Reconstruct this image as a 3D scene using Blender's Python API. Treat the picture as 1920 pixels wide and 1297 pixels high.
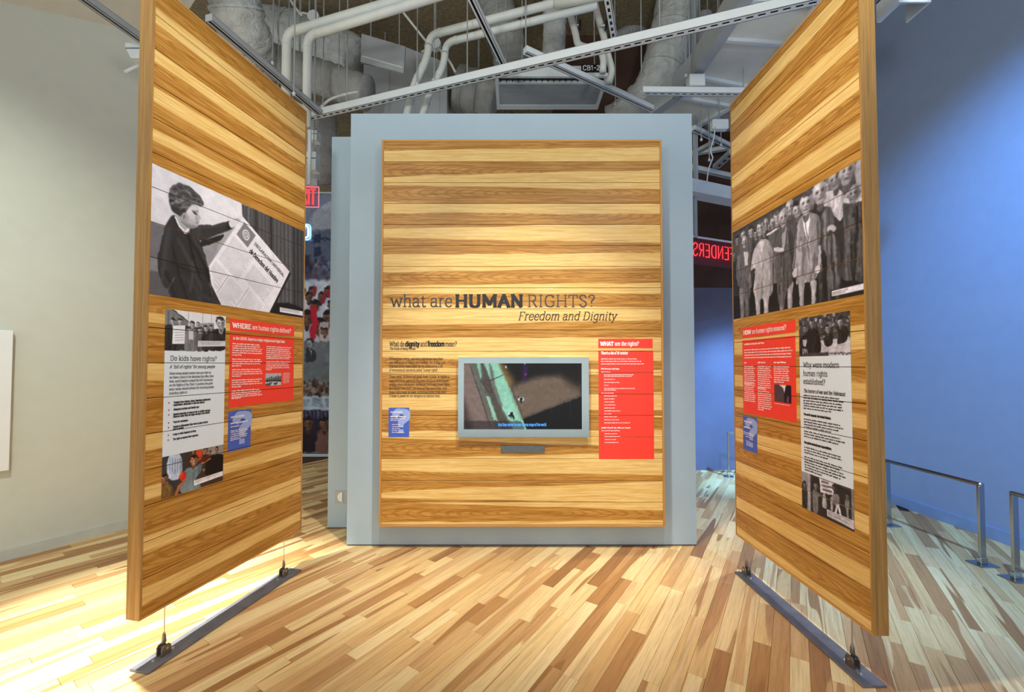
import bpy, math, random
import numpy as np
from mathutils import Vector, Matrix

for o in list(bpy.data.objects):
    bpy.data.objects.remove(o, do_unlink=True)
SC = bpy.context.scene
COL = SC.collection
random.seed(7)
RNG = np.random.default_rng(5)

# ------------------------------------------------------------------ camera
F, CX, CY, EYE = 800.0, 960.0, 661.4, 1.5
PITCH = math.atan(21.6 / 800)
cd = bpy.data.cameras.new('camera')
cam = bpy.data.objects.new('camera', cd)
COL.objects.link(cam)
cam.location = (0, 0, EYE)
cam.rotation_euler = (math.pi / 2 + PITCH, 0, 0)
cd.sensor_width = 36
cd.lens = 36 * F / 1920
cd.shift_y = (CY - 648.5) / 1920
cd.clip_start = 0.05
SC.camera = cam

# ------------------------------------------------------------------ world, lights, exposure
SC.view_settings.view_transform = 'Standard'
SC.view_settings.look = 'None'
SC.view_settings.exposure = 0.16
SC.view_settings.gamma = 1.0
SC.view_settings.use_curve_mapping = False
W = bpy.data.worlds.new('hall')
SC.world = W
W.use_nodes = True
W.node_tree.nodes['Background'].inputs[0].default_value = (0.92, 0.97, 1.0, 1)
W.node_tree.nodes['Background'].inputs[1].default_value = 0.85


def spot(name, loc, target, power, color, angle, blend=0.6, size=0.06):
    l = bpy.data.lights.new(name, 'SPOT')
    l.energy = power
    l.color = color
    l.spot_size = math.radians(angle)
    l.spot_blend = blend
    l.shadow_soft_size = size
    o = bpy.data.objects.new(name, l)
    COL.objects.link(o)
    o.location = loc
    o.rotation_euler = (Vector(target) - Vector(loc)).to_track_quat('-Z', 'Y').to_euler()
    return o


WARM = (1.0, 0.955, 0.87)
NEUT = (1.0, 0.97, 0.90)
BLUE = (0.22, 0.50, 1.0)
spot('spot_center_a', (-0.45, 1.35, 4.7), (0.20, 3.45, 0.60), 360, NEUT, 46, 0.9)
spot('spot_center_b', (0.60, 1.35, 4.7), (-0.10, 3.45, 0.60), 360, NEUT, 46, 0.9)
spot('spot_left_panel', (0.3, 1.7, 4.7), (-1.75, 2.65, 1.45), 290, WARM, 58, 0.9)
spot('spot_right_panel', (-0.3, 1.7, 4.7), (1.7, 2.6, 1.5), 290, WARM, 58, 0.9)
spot('spot_left_floor', (-2.45, 2.45, 4.2), (-1.98, 2.45, 0), 2600, NEUT, 38, 1.0)
spot('spot_right_floor', (2.6, 3.7, 4.3), (1.75, 3.5, 0), 260, (0.88, 0.95, 1.0), 46, 0.7)
spot('spot_blue_wall_a', (2.2, 1.5, 4.9), (4.15, 3.9, 0.7), 1050, BLUE, 80, 1.0)
spot('spot_blue_wall_b', (3.5, 3.9, 3.6), (2.95, 6.1, .3), 1500, BLUE, 44, 0.8)
spot('spot_white_wall', (-2.3, 1.0, 4.4), (-4.0, 3.0, 1.0), 330, (0.95, 1.0, 0.9), 80, 1.0)
spot('ceiling_fill_left', (-1.3, 0.4, 3.3), (-1.2, 4.0, 5.6), 120, (0.95, 1.0, 0.98), 120, 1.0, .15)  # added fill to brighten the ceiling services, stands for no known fixture
spot('ceiling_fill_right', (1.3, 0.4, 3.3), (1.2, 4.0, 5.6), 120, (0.95, 1.0, 0.98), 120, 1.0, .15)  # second added ceiling fill, likewise without a fixture

# ------------------------------------------------------------------ pixel geometry (photo frame 1920 x 1297)


def ray(u, v):
    x, y = (u - CX) / F, -(v - CY) / F
    return Vector((x, math.cos(PITCH) - y * math.sin(PITCH), math.sin(PITCH) + y * math.cos(PITCH)))


def onZ(u, v, z):
    d = ray(u, v)
    return Vector((0, 0, EYE)) + d * ((z - EYE) / d.z)


def onY(u, v, y):
    d = ray(u, v)
    return Vector((0, 0, EYE)) + d * (y / d.y)


# ------------------------------------------------------------------ object helpers


def tag(o, label=None, cat=None, group=None, kind=None):
    if label: o['label'] = label
    if cat: o['category'] = cat
    if group: o['group'] = group
    if kind: o['kind'] = kind
    return o


def empty(name, loc, rz=0.0, **k):
    o = bpy.data.objects.new(name, None)
    COL.objects.link(o)
    o.location = loc
    o.rotation_euler = (0, 0, rz)
    o.empty_display_size = 0.1
    return tag(o, **k)


class MB:
    def __init__(s):
        s.v, s.f, s.m = [], [], []

    def add(s, vs, fs, mi=0):
        n = len(s.v)
        s.v += [tuple(p) for p in vs]
        s.f += [tuple(i + n for i in f) for f in fs]
        s.m += [mi] * len(fs)
        return s

    def box(s, x0, x1, y0, y1, z0, z1, mi=0, mat=None):
        vs = [Vector(p) for p in ((x0, y0, z0), (x1, y0, z0), (x1, y1, z0), (x0, y1, z0),
                                  (x0, y0, z1), (x1, y0, z1), (x1, y1, z1), (x0, y1, z1))]
        if mat is not None:
            vs = [mat @ p for p in vs]
        return s.add(vs, [(0, 3, 2, 1), (4, 5, 6, 7), (0, 1, 5, 4), (1, 2, 6, 5), (2, 3, 7, 6), (3, 0, 4, 7)], mi)

    def bbox(s, x0, x1, y0, y1, z0, z1, b, mi=0, mat=None):
        """box with chamfered edges: three nested slabs hulled as one closed mesh"""
        import bmesh
        bm = bmesh.new()
        for x in (x0, x1):
            for y in (y0, y1):
                for z in (z0, z1):
                    sx = b if x == x0 else -b
                    sy = b if y == y0 else -b
                    sz = b if z == z0 else -b
                    bm.verts.new((x + sx, y + sy, z)); bm.verts.new((x + sx, y, z + sz)); bm.verts.new((x, y + sy, z + sz))
        bmesh.ops.convex_hull(bm, input=bm.verts)
        bm.verts.ensure_lookup_table()
        bm.verts.index_update()
        vs = [v.co.copy() if mat is None else mat @ v.co for v in bm.verts]
        s.add(vs, [[v.index for v in f.verts] for f in bm.faces], mi)
        bm.free()
        return s

    def prism(s, pts, y0, y1, mi=0):
        """polygon in x,z pushed from y0 to y1"""
        n = len(pts)
        vs = [(p[0], y0, p[1]) for p in pts] + [(p[0], y1, p[1]) for p in pts]
        fs = [tuple(range(n)), tuple(range(2 * n - 1, n - 1, -1))]
        fs += [(i, i + n, (i + 1) % n + n, (i + 1) % n) for i in range(n)]
        return s.add(vs, fs, mi)

    def slab(s, pts, z0, z1, mi=0):
        """polygon in x,y pushed from z0 to z1 (z may be per point lists)"""
        n = len(pts)
        z0 = z0 if isinstance(z0, (list, tuple)) else [z0] * n
        z1 = z1 if isinstance(z1, (list, tuple)) else [z1] * n
        vs = [(p[0], p[1], z0[i]) for i, p in enumerate(pts)] + [(p[0], p[1], z1[i]) for i, p in enumerate(pts)]
        fs = [tuple(range(n - 1, -1, -1)), tuple(range(n, 2 * n))]
        fs += [(i, (i + 1) % n, (i + 1) % n + n, i + n) for i in range(n)]
        return s.add(vs, fs, mi)

    def tube(s, pts, r, n=10, mi=0, jit=0.0, caps=True):
        pts = [Vector(p) for p in pts]
        rs = r if isinstance(r, (list, tuple)) else [r] * len(pts)
        base = len(s.v)
        t0 = (pts[1] - pts[0]).normalized()
        nrm = t0.orthogonal().normalized()
        for i, p in enumerate(pts):
            a = pts[max(i - 1, 0)]; b = pts[min(i + 1, len(pts) - 1)]
            t = (b - a).normalized()
            nrm = (nrm - t * nrm.dot(t)).normalized()
            bi = t.cross(nrm)
            for k in range(n):
                an = 2 * math.pi * k / n
                rr = rs[i] * (1 + (random.uniform(-jit, jit) if jit else 0))
                s.v.append(tuple(p + (nrm * math.cos(an) + bi * math.sin(an)) * rr))
        for i in range(len(pts) - 1):
            for k in range(n):
                a = base + i * n + k; b = base + i * n + (k + 1) % n
                s.f.append((a, b, b + n, a + n)); s.m.append(mi)
        if caps:
            s.f.append(tuple(base + k for k in range(n - 1, -1, -1))); s.m.append(mi)
            e = base + (len(pts) - 1) * n
            s.f.append(tuple(e + k for k in range(n))); s.m.append(mi)
        return s

    def build(s, name, mats, parent=None, smooth=False, **k):
        me = bpy.data.meshes.new(name)
        me.from_pydata(s.v, [], s.f)
        mats = mats if isinstance(mats, (list, tuple)) else [mats]
        for m in mats:
            me.materials.append(m)
        if len(mats) > 1:
            me.polygons.foreach_set('material_index', s.m)
        if smooth:
            me.polygons.foreach_set('use_smooth', [True] * len(me.polygons))
        me.update()
        o = bpy.data.objects.new(name, me)
        COL.objects.link(o)
        if parent is not None:
            o.parent = parent
        return tag(o, **k)


def link_mesh(name, me, parent=None, loc=(0, 0, 0)):
    o = bpy.data.objects.new(name, me)
    COL.objects.link(o)
    o.location = loc
    if parent is not None:
        o.parent = parent
    return o


def bend(pts, rad=0.08, n=5):
    """round the corners of a polyline"""
    pts = [Vector(p) for p in pts]
    out = [pts[0]]
    for i in range(1, len(pts) - 1):
        p, a, b = pts[i], pts[i - 1], pts[i + 1]
        da, db = (a - p), (b - p)
        q = min(rad, da.length * .45, db.length * .45)
        s0, s1 = p + da.normalized() * q, p + db.normalized() * q
        for k in range(n + 1):
            t = k / n
            out.append(s0 * (1 - t) ** 2 + p * 2 * t * (1 - t) + s1 * t * t)
    out.append(pts[-1])
    return out


def subdiv(pts, step):
    pts = [Vector(p) for p in pts]
    out = [pts[0]]
    for a, b in zip(pts, pts[1:]):
        n = max(1, int((b - a).length / step))
        for k in range(1, n + 1):
            out.append(a.lerp(b, k / n))
    return out


# ------------------------------------------------------------------ materials
def srgb(r, g, b):
    f = lambda c: c / 12.92 if c <= .04045 else ((c + .055) / 1.055) ** 2.4
    return (f(r / 255), f(g / 255), f(b / 255), 1)


class NT:
    def __init__(s, name):
        s.m = bpy.data.materials.new(name)
        s.m.use_nodes = True
        s.t = s.m.node_tree
        s.b = s.t.nodes['Principled BSDF']

    def n(s, typ, **k):
        nd = s.t.nodes.new(typ)
        for a, b in k.items():
            setattr(nd, a, b)
        return nd

    def l(s, a, b):
        s.t.links.new(a, b)

    def val(s, sock, v):
        if isinstance(v, bpy.types.NodeSocket):
            s.l(v, sock)
        else:
            sock.default_value = v

    def math(s, op, a, b=0.0, c=0.0, clamp=False):
        nd = s.n('ShaderNodeMath', operation=op, use_clamp=clamp)
        for i, q in enumerate((a, b, c)):
            s.val(nd.inputs[i], q)
        return nd.outputs[0]

    def mix(s, fac, a, b):
        nd = s.n('ShaderNodeMix', data_type='RGBA')
        s.val(nd.inputs['Factor'], fac)
        s.val(nd.inputs[6], a)
        s.val(nd.inputs[7], b)
        return nd.outputs[2]

    def mul(s, a, b):
        nd = s.n('ShaderNodeMix', data_type='RGBA', blend_type='MULTIPLY')
        nd.inputs['Factor'].default_value = 1
        s.val(nd.inputs[6], a)
        s.val(nd.inputs[7], b)
        return nd.outputs[2]

    def noise(s, vec, scale, detail=3, rough=.55, dist=0.0, w=None):
        nd = s.n('ShaderNodeTexNoise', noise_dimensions='4D' if w is not None else '3D')
        s.l(vec, nd.inputs['Vector'])
        nd.inputs['Scale'].default_value = scale
        nd.inputs['Detail'].default_value = detail
        nd.inputs['Roughness'].default_value = rough
        nd.inputs['Distortion'].default_value = dist
        if w is not None:
            s.val(nd.inputs['W'], w)
        return nd.outputs['Fac']

    def ramp(s, fac, stops):
        nd = s.n('ShaderNodeValToRGB')
        e = nd.color_ramp.elements
        while len(e) < len(stops):
            e.new(0.5)
        for i, (p, c) in enumerate(stops):
            e[i].position = p
            e[i].color = c if len(c) == 4 else (*c, 1)
        s.l(fac, nd.inputs[0])
        return nd.outputs[0]

    def mapr(s, v, a, b, c, d, smooth=True):
        nd = s.n('ShaderNodeMapRange', interpolation_type='SMOOTHSTEP' if smooth else 'LINEAR')
        for i, q in enumerate((v, a, b, c, d)):
            s.val(nd.inputs[i], q)
        return nd.outputs[0]

    def scale(s, vec, x, y, z):
        nd = s.n('ShaderNodeVectorMath', operation='MULTIPLY')
        s.l(vec, nd.inputs[0])
        nd.inputs[1].default_value = (x, y, z)
        return nd.outputs[0]

    def bump(s, h, strength, dist=0.002):
        nd = s.n('ShaderNodeBump')
        nd.inputs['Strength'].default_value = strength
        nd.inputs['Distance'].default_value = dist
        s.l(h, nd.inputs['Height'])
        s.l(nd.outputs[0], s.b.inputs['Normal'])


def plain(name, col, rough=.5, metal=0.0, var=.06, nscale=8.0, bump=0.0, bscale=60., spec=None, aniso=0, bdist=.002):
    t = NT(name)
    obj = t.n('ShaderNodeTexCoord').outputs['Object']
    nz = t.noise(obj, nscale, 4)
    c0 = tuple(max(0, x * (1 - var)) for x in col[:3]) + (1,)
    c1 = tuple(min(1, x * (1 + var)) for x in col[:3]) + (1,)
    t.l(t.ramp(nz, [(.3, c0), (.7, c1)]), t.b.inputs['Base Color'])
    t.b.inputs['Roughness'].default_value = rough
    t.b.inputs['Metallic'].default_value = metal
    if spec is not None:
        t.b.inputs['Specular IOR Level'].default_value = spec
    if aniso:
        t.b.inputs['Anisotropic'].default_value = aniso
    if bump:
        t.bump(t.noise(obj, bscale, 4, .6, .8 if bdist > .01 else 0), bump, bdist)
    return t.m


def emis(name, col, strength, base=(0.02, 0.02, 0.02, 1)):
    t = NT(name)
    t.b.inputs['Base Color'].default_value = base
    t.b.inputs['Emission Color'].default_value = col
    t.b.inputs['Emission Strength'].default_value = strength
    return t.m


LIGHTW = (srgb(220, 178, 98), srgb(240, 206, 136))
DARKW = (srgb(162, 108, 28), srgb(208, 156, 74))


def wood_board(name, invert):
    """hickory veneer: sapwood and heartwood bands set by the object colour (band edges, left and right end)"""
    t = NT(name)
    tc = t.n('ShaderNodeTexCoord')
    oi = t.n('ShaderNodeObjectInfo')
    sep = t.n('ShaderNodeSeparateColor')
    t.l(oi.outputs['Color'], sep.inputs[0])
    g = t.n('ShaderNodeSeparateXYZ')
    t.l(tc.outputs['Generated'], g.inputs[0])
    sx = g.outputs[0]
    ft = t.math('SUBTRACT', 1.0, g.outputs[2])
    seed = t.math('MULTIPLY', oi.outputs['Random'], 40)
    obj = tc.outputs['Object']
    wav = t.noise(t.scale(obj, 1.3, 0, .4), 1.0, 2, .5, w=seed)
    wav2 = t.noise(t.scale(obj, 1.6, 0, .4), 1.0, 2, .5, w=t.math('ADD', seed, 9.3))

    def dec(a, b, wv):
        m = t.math('ADD', t.math('MULTIPLY', a, t.math('SUBTRACT', 1.0, sx)), t.math('MULTIPLY', b, sx))
        m = t.math('SUBTRACT', t.math('MULTIPLY', m, 2.0), .5)
        return t.math('ADD', m, t.math('MULTIPLY', t.math('SUBTRACT', wv, .5), .28))
    lo = dec(sep.outputs[0], sep.outputs[2], wav)
    hi = dec(sep.outputs[1], oi.outputs['Alpha'], wav2)
    e = .03
    m1 = t.mapr(ft, t.math('SUBTRACT', lo, e), t.math('ADD', lo, e), 0, 1)
    m2 = t.mapr(ft, t.math('SUBTRACT', hi, e), t.math('ADD', hi, e), 1, 0)
    m = t.math('MULTIPLY', m1, m2, clamp=True)
    if invert:
        m = t.math('SUBTRACT', 1.0, m)
    gr = t.noise(t.scale(obj, 1.3, 1, 34), 2.2, 6, .65, .6, w=seed)       # long straight grain
    fine = t.noise(t.scale(obj, 5, 1, 190), 2.0, 3, .6, w=seed)
    wv = t.n('ShaderNodeTexWave', wave_type='RINGS', rings_direction='Y')
    mp = t.n('ShaderNodeMapping')
    t.l(obj, mp.inputs[0])
    mp.inputs['Scale'].default_value = (.55, 1, 7)
    cmb = t.n('ShaderNodeCombineXYZ')
    t.l(t.math('MULTIPLY', t.math('SUBTRACT', oi.outputs['Random'], .5), 1.0), cmb.inputs[0])
    t.l(cmb.outputs[0], mp.inputs['Location'])
    t.l(mp.outputs[0], wv.inputs['Vector'])
    wv.inputs['Scale'].default_value = 5.5
    wv.inputs['Distortion'].default_value = 3.5
    wv.inputs['Detail'].default_value = 2.5
    wv.inputs['Detail Scale'].default_value = 1.2
    streak = t.mapr(t.noise(t.scale(obj, .9, 1, 22), 1.6, 3, .6, w=t.math('ADD', seed, 4)), .60, .70, 0, .55)
    grs = t.mapr(gr, .36, .64, 0, 1)
    dash = t.mapr(t.noise(t.scale(obj, 1.1, 1, 60), 2.0, 2, .5, w=t.math('ADD', seed, 7)), .66, .73, 0, .8)
    light = t.mix(grs, LIGHTW[0], LIGHTW[1])
    light = t.mix(dash, light, DARKW[0])
    light = t.mix(t.math('MULTIPLY', streak, .85), light, DARKW[1])
    dark = t.mix(grs, DARKW[0], DARKW[1])
    dark = t.mix(t.math('MULTIPLY', t.mapr(wv.outputs['Fac'], .55, .95, 0, 1), .42), dark, srgb(138, 86, 18))
    col = t.mix(m, light, dark)
    col = t.mul(col, t.ramp(fine, [(.3, (.87, .84, .78)), (.7, (1.08, 1.08, 1.06))]))
    t.l(col, t.b.inputs['Base Color'])
    t.l(t.mapr(gr, .2, .8, .36, .46), t.b.inputs['Roughness'])
    t.bump(fine, .12, .001)
    return t.m


def wood_edge(name, c0, c1, axis):
    t = NT(name)
    tc = t.n('ShaderNodeTexCoord')
    sc = {'x': (1.2, 40, 40), 'z': (40, 40, 1.2)}[axis]
    gr = t.noise(t.scale(tc.outputs['Object'], *sc), 2.0, 5, .65, .5)
    t.l(t.ramp(gr, [(.25, c0), (.75, c1)]), t.b.inputs['Base Color'])
    t.b.inputs['Roughness'].default_value = .45
    t.bump(gr, .15, .001)
    return t.m


PLANK_ANG = math.radians(90 - 33.5)


def floor_wood(name, per_object):
    t = NT(name)
    tc = t.n('ShaderNodeTexCoord')
    geo = t.n('ShaderNodeNewGeometry')
    if per_object:
        oi = t.n('ShaderNodeObjectInfo')
        rnd = oi.outputs['Random']
    else:
        rnd = geo.outputs['Random Per Island']
    mp = t.n('ShaderNodeMapping')
    mp.vector_type = 'TEXTURE'
    t.l(geo.outputs['Position'], mp.inputs[0])
    mp.inputs['Rotation'].default_value = (0, 0, PLANK_ANG)
    seed = t.math('MULTIPLY', rnd, 57)
    vec = mp.outputs[0]
    gr = t.noise(t.scale(vec, 1.2, 26, 1), 2.0, 6, .65, .8, w=seed)
    fine = t.noise(t.scale(vec, 5, 150, 1), 2.0, 3, .6, w=seed)
    two = t.noise(t.scale(vec, .75, 13, 1), 1.0, 1, .3, .5, w=t.math('ADD', seed, 3.1))
    r2 = t.math('FRACT', t.math('MULTIPLY', rnd, 17.31))
    base = t.ramp(rnd, [(0, srgb(240, 216, 162)), (.36, srgb(232, 200, 140)), (.58, srgb(222, 184, 124)), (.76, srgb(204, 160, 104)),
                        (.90, srgb(178, 130, 78)), (1, srgb(154, 110, 66))])
    other = t.ramp(r2, [(0, srgb(238, 210, 156)), (.5, srgb(204, 158, 104)), (1, srgb(160, 112, 62))])
    m = t.mapr(two, .545, .57, 0, .95)
    col = t.mix(m, base, other)
    col = t.mul(col, t.ramp(gr, [(.3, (.74, .69, .62)), (.5, (1, 1, 1)), (.7, (1.10, 1.09, 1.07))]))
    col = t.mul(col, t.ramp(fine, [(.3, (.88, .86, .83)), (.7, (1.06, 1.06, 1.06))]))
    t.l(col, t.b.inputs['Base Color'])
    t.b.inputs['Roughness'].default_value = .42
    t.bump(fine, .06, .001)
    return t.m


def print_mat(name, rough=.45, emit=0.0, grain=.05, base_mul=1.0):
    t = NT(name)
    at = t.n('ShaderNodeAttribute', attribute_name='ink')
    obj = t.n('ShaderNodeTexCoord').outputs['Object']
    g = t.noise(obj, 420, 2)
    tint = (1.0, 1.0, 1.0) if emit else (1.05, 1.09, 1.18)
    col = t.mul(at.outputs['Color'], t.ramp(g, [(.3, tuple((1 - grain) * q for q in tint)), (.7, tuple((1 + grain) * q for q in tint))]))
    t.b.inputs['Roughness'].default_value = rough
    t.b.inputs['Specular IOR Level'].default_value = .2
    if emit:
        t.b.inputs['Base Color'].default_value = (.01, .01, .01, 1)
        t.l(col, t.b.inputs['Emission Color'])
        t.b.inputs['Emission Strength'].default_value = emit
        t.b.inputs['Roughness'].default_value = .25
    else:
        t.l(col, t.b.inputs['Base Color'])
    return t.m


M = {}
M['board'] = wood_board('hickory_board', False)
M['board_inv'] = wood_board('hickory_board_light_band', True)
M['edge_x'] = wood_edge('edge_wood_along', srgb(186, 128, 54), srgb(214, 160, 86), 'x')
M['edge_z'] = wood_edge('edge_wood_upright', srgb(176, 122, 54), srgb(206, 152, 80), 'z')
M['end_z'] = wood_edge('end_grain_upright', srgb(140, 98, 44), srgb(196, 150, 84), 'z')
M['core'] = plain('dark_core', srgb(52, 36, 20), .8)
M['plank'] = floor_wood('hickory_plank', True)
M['plank_far'] = floor_wood('hickory_plank_far', False)
M['subfloor'] = plain('subfloor', srgb(70, 48, 28), .9)
M['wall_grey'] = plain('greenish_white_paint', srgb(206, 208, 196), .85, var=.02, bump=.05, bscale=140)
M['wall_blue'] = plain('blue_wall_paint', srgb(150, 170, 204), .8, var=.03, bump=.05, bscale=140)
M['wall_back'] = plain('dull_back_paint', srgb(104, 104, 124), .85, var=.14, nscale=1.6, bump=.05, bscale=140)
M['wall_center'] = plain('pale_blue_grey_paint', srgb(170, 190, 202), .7, var=.02, nscale=4, bump=.04, bscale=160)
M['wall_edge'] = plain('dark_wall_edge', srgb(80, 86, 96), .7)
M['trim_grey'] = plain('trim_paint', srgb(200, 202, 192), .6)
M['trim_blue'] = plain('trim_paint_blue', srgb(140, 165, 205), .6)
M['ceiling'] = plain('sprayed_ceiling', srgb(128, 114, 88), .95, var=.28, nscale=26, bump=.9, bscale=34)
M['wall_back_shade'] = plain('back_wall_shade_brown', srgb(74, 50, 38), .9, var=.25, nscale=2.2)  # unlit upper back wall: its shade painted in as dark brown
M['soffit'] = plain('cream_plaster', srgb(222, 220, 205), .85, var=.03, bump=.1, bscale=60)
M['white_metal'] = plain('white_painted_metal', srgb(214, 220, 220), .45, var=.03)
M['grey_metal'] = plain('grey_painted_metal', srgb(168, 172, 174), .5, var=.05)
M['duct'] = plain('duct_wrap', srgb(190, 192, 188), .6, var=.14, nscale=7, bump=.8, bscale=11, bdist=.05)
M['duct_grey'] = plain('duct_wrap_grey', srgb(150, 150, 146), .7, var=.12, nscale=6, bump=.6, bscale=9, bdist=.04)
M['pipe'] = plain('pipe_cover', srgb(204, 206, 198), .55, var=.06, nscale=6)
M['rod'] = plain('hanger_rod', srgb(176, 182, 180), .4, metal=.4)
M['black'] = plain('black_plastic', srgb(14, 14, 15), .4)
M['dark_gap'] = plain('dark_slot', srgb(24, 24, 26), .7)
M['steel_bar'] = plain('blackened_steel', srgb(118, 118, 124), .5, metal=.45, var=.18, nscale=14)
M['steel'] = plain('bright_steel', srgb(196, 200, 200), .28, metal=1.0, var=.05)
M['steel_dark'] = plain('clevis_steel', srgb(140, 134, 126), .38, metal=.9, var=.15, nscale=40)
M['chrome'] = plain('brushed_rail', srgb(180, 184, 190), .22, metal=1.0, var=.04)
M['tv_frame'] = plain('brushed_frame_steel', srgb(196, 208, 206), .26, metal=1.0, var=.06, nscale=3, aniso=.7)
M['plate'] = plain('brushed_plate_steel', srgb(128, 136, 136), .38, metal=.9, var=.10, nscale=30)
M['ink_black'] = plain('black_ink', srgb(28, 26, 26), .5)
M['ink_brown'] = plain('brown_black_ink', srgb(78, 54, 36), .5)
M['ink_grey'] = plain('dark_grey_ink', srgb(58, 58, 62), .5)
M['ink_white'] = plain('white_ink', srgb(250, 240, 236), .5)
M['ink_pink'] = plain('pale_pink_ink', srgb(250, 200, 190), .5)
M['ink_red'] = plain('red_ink', srgb(170, 40, 30), .5)
M['ink_pale_blue'] = plain('pale_blue_ink', srgb(150, 172, 226), .5)
M['red'] = plain('red_print', srgb(246, 62, 46), .45, var=.03)
M['blue'] = plain('blue_print', srgb(66, 96, 190), .45, var=.03)
M['white_print'] = plain('white_print', srgb(224, 236, 246), .5, var=.02)
M['white_board'] = plain('white_board', srgb(236, 238, 238), .5, var=.01)
M['photo'] = print_mat('photo_ink', .5)
M['screen'] = print_mat('screen_picture', emit=1.05, grain=.10)
M['caption'] = emis('screen_caption', srgb(60, 160, 255), 1.2)
M['lamp'] = emis('lamp_glow', (1, .97, .9, 1), 6.0)
M['neon_red'] = emis('red_neon', (1, .03, .04, 1), 1.8)
M['neon_pink'] = emis('pink_edge_glow', (1, .16, .22, 1), 1.3)
M['neon_blue'] = emis('blue_neon', (.10, .42, 1, 1), 5.0)
M['neon_white'] = emis('pale_blue_neon', (.55, .8, 1, 1), 5.0)
M['lens'] = plain('frosted_lens', srgb(226, 232, 232), .4)


def glass(name, col, alpha):
    t = NT(name)
    t.b.inputs['Base Color'].default_value = col
    t.b.inputs['Roughness'].default_value = .15
    t.b.inputs['Alpha'].default_value = alpha
    return t.m


M['acrylic_red'] = glass('red_tinted_acrylic', srgb(120, 40, 44), .35)
M['acrylic'] = glass('clear_acrylic', srgb(120, 130, 150), .3)
#@@STRUCT

# ================================================================== THE SETTING
CEIL = 6.3
# --- floor: subfloor + planks
fl = MB().box(-6, 5.5, -1.5, 7.6, -.06, -.012).build('floor', M['subfloor'], kind='structure')
PW = .0835
ca, sa = math.cos(PLANK_ANG), math.sin(PLANK_ANG)


def to_px(p):
    x, y, z = p[0], p[1], p[2] - EYE
    d = y * math.cos(PITCH) + z * math.sin(PITCH)
    if d < .15:
        return None
    h = -y * math.sin(PITCH) + z * math.cos(PITCH)
    return (CX + F * x / d, CY - F * h / d)


planks = []
rp = random.Random(11)
for r in range(-60, 75):
    b = r * PW
    a = -6 + rp.uniform(0, .9)
    while a < 10:
        L = rp.choice((.32, .45, .6, .75, .9, 1.05, 1.2))
        am = a + L / 2
        x, y = am * ca - b * sa, am * sa + b * ca
        if -5.2 < x < 4.3 and .55 < y < 7.5:
            planks.append((a, b, L, x, y))
        a += L
scored = []
for pl in planks:
    a, b, L, x, y = pl
    q = []
    for (da, db) in ((0, -.5), (L, -.5), (L, .5), (0, .5)):
        aa, bb = a + da, b + db * PW
        q.append(to_px((aa * ca - bb * sa, aa * sa + bb * ca, 0)))
    area = 0
    if all(q):
        us = [p[0] for p in q]; vs = [p[1] for p in q]
        if max(us) > 0 and min(us) < 1920 and max(vs) > 870 and min(vs) < 1297 and y < 5.2:
            area = abs(sum(q[i][0] * q[(i + 1) % 4][1] - q[(i + 1) % 4][0] * q[i][1] for i in range(4))) / 2
            # clip what lies far out of frame
            area = min(area, 9000) * (.5 if min(us) < -60 or max(us) > 1980 or max(vs) > 1400 else 1)
    scored.append((area, pl))
scored.sort(key=lambda s: -s[0])
g_ = .0006
pm = {}
for i, (ar, (a, b, L, x, y)) in enumerate(scored):
    if i >= 300 or ar <= 0:
        break
    if L not in pm:
        mb = MB().bbox(-L / 2 + g_, L / 2 - g_, -PW / 2 + g_, PW / 2 - g_, -.012, 0, .0008)
        me = bpy.data.meshes.new('plank')
        me.from_pydata(mb.v, [], mb.f)
        me.materials.append(M['plank'])
        pm[L] = me
    o = link_mesh('plank', pm[L], fl, (x, y, rp.uniform(-.0003, .0002)))
    o.rotation_euler = (0, 0, PLANK_ANG)
rest = MB()
for ar, (a, b, L, x, y) in scored[i:]:
    mt = Matrix.Translation((x, y, rp.uniform(-.0003, .0002))) @ Matrix.Rotation(PLANK_ANG, 4, 'Z')
    rest.box(-L / 2 + g_, L / 2 - g_, -PW / 2 + g_, PW / 2 - g_, -.012, 0, mat=mt)
rest.build('planks_beyond', M['plank_far'], fl, kind='stuff')

# --- ceiling
MB().box(-6, 5.5, -1.0, 7.6, CEIL, CEIL + .1).build('ceiling', M['ceiling'], kind='structure')


def vwall(name, p0, p1, z0, z1, thick, mat, z1b=None):
    """upright wall along p0-p1, thickness to the left-hand side of the direction"""
    d = Vector((p1[0] - p0[0], p1[1] - p0[1])).normalized()
    n = Vector((-d.y, d.x)) * thick
    z1b = z1 if z1b is None else z1b
    return MB().slab([p0, p1, (p1[0] + n.x, p1[1] + n.y), (p0[0] + n.x, p0[1] + n.y)], z0, [z1, z1b, z1b, z1]).build(name, mat, kind='structure')


LW0, LW1 = Vector((-3.893, 3.286)), Vector((-3.519, 3.952))
ld = (LW1 - LW0).normalized()
la, lb = LW0 - ld * 4.3, LW0 + ld * 1.0
sl = (4.52 - 4.27) / .62            # the soffit climbs along the wall
vwall('wall_left', la, lb, 0, 4.27 + sl * -.55, .15, M['wall_grey'], 4.27 + sl * 1.0)
nl = Vector((ld.y, -ld.x))
MB().slab([la, lb, lb + nl * .014, la + nl * .014][::-1], 0, .085).build('baseboard_left', M['trim_grey'], kind='structure')
# sloped cream soffit above it
q0, q1 = la + ld * 2.0, lb
z0, z1 = 4.27 + sl * -2.3, 4.27 + sl * 1.0
sp = [q0 - nl * .15, q1 - nl * .15, q1 + nl * .75, q0 + nl * .75]
MB().slab(sp[::-1], [z1 + .30, z1 + .0, z1 + .0, z1 + .30][::-1] if False else [z0 + .5, z1 + .35, z1, z0][::1], CEIL).build('ceiling_soffit_left', M['soffit'], kind='structure')

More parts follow.
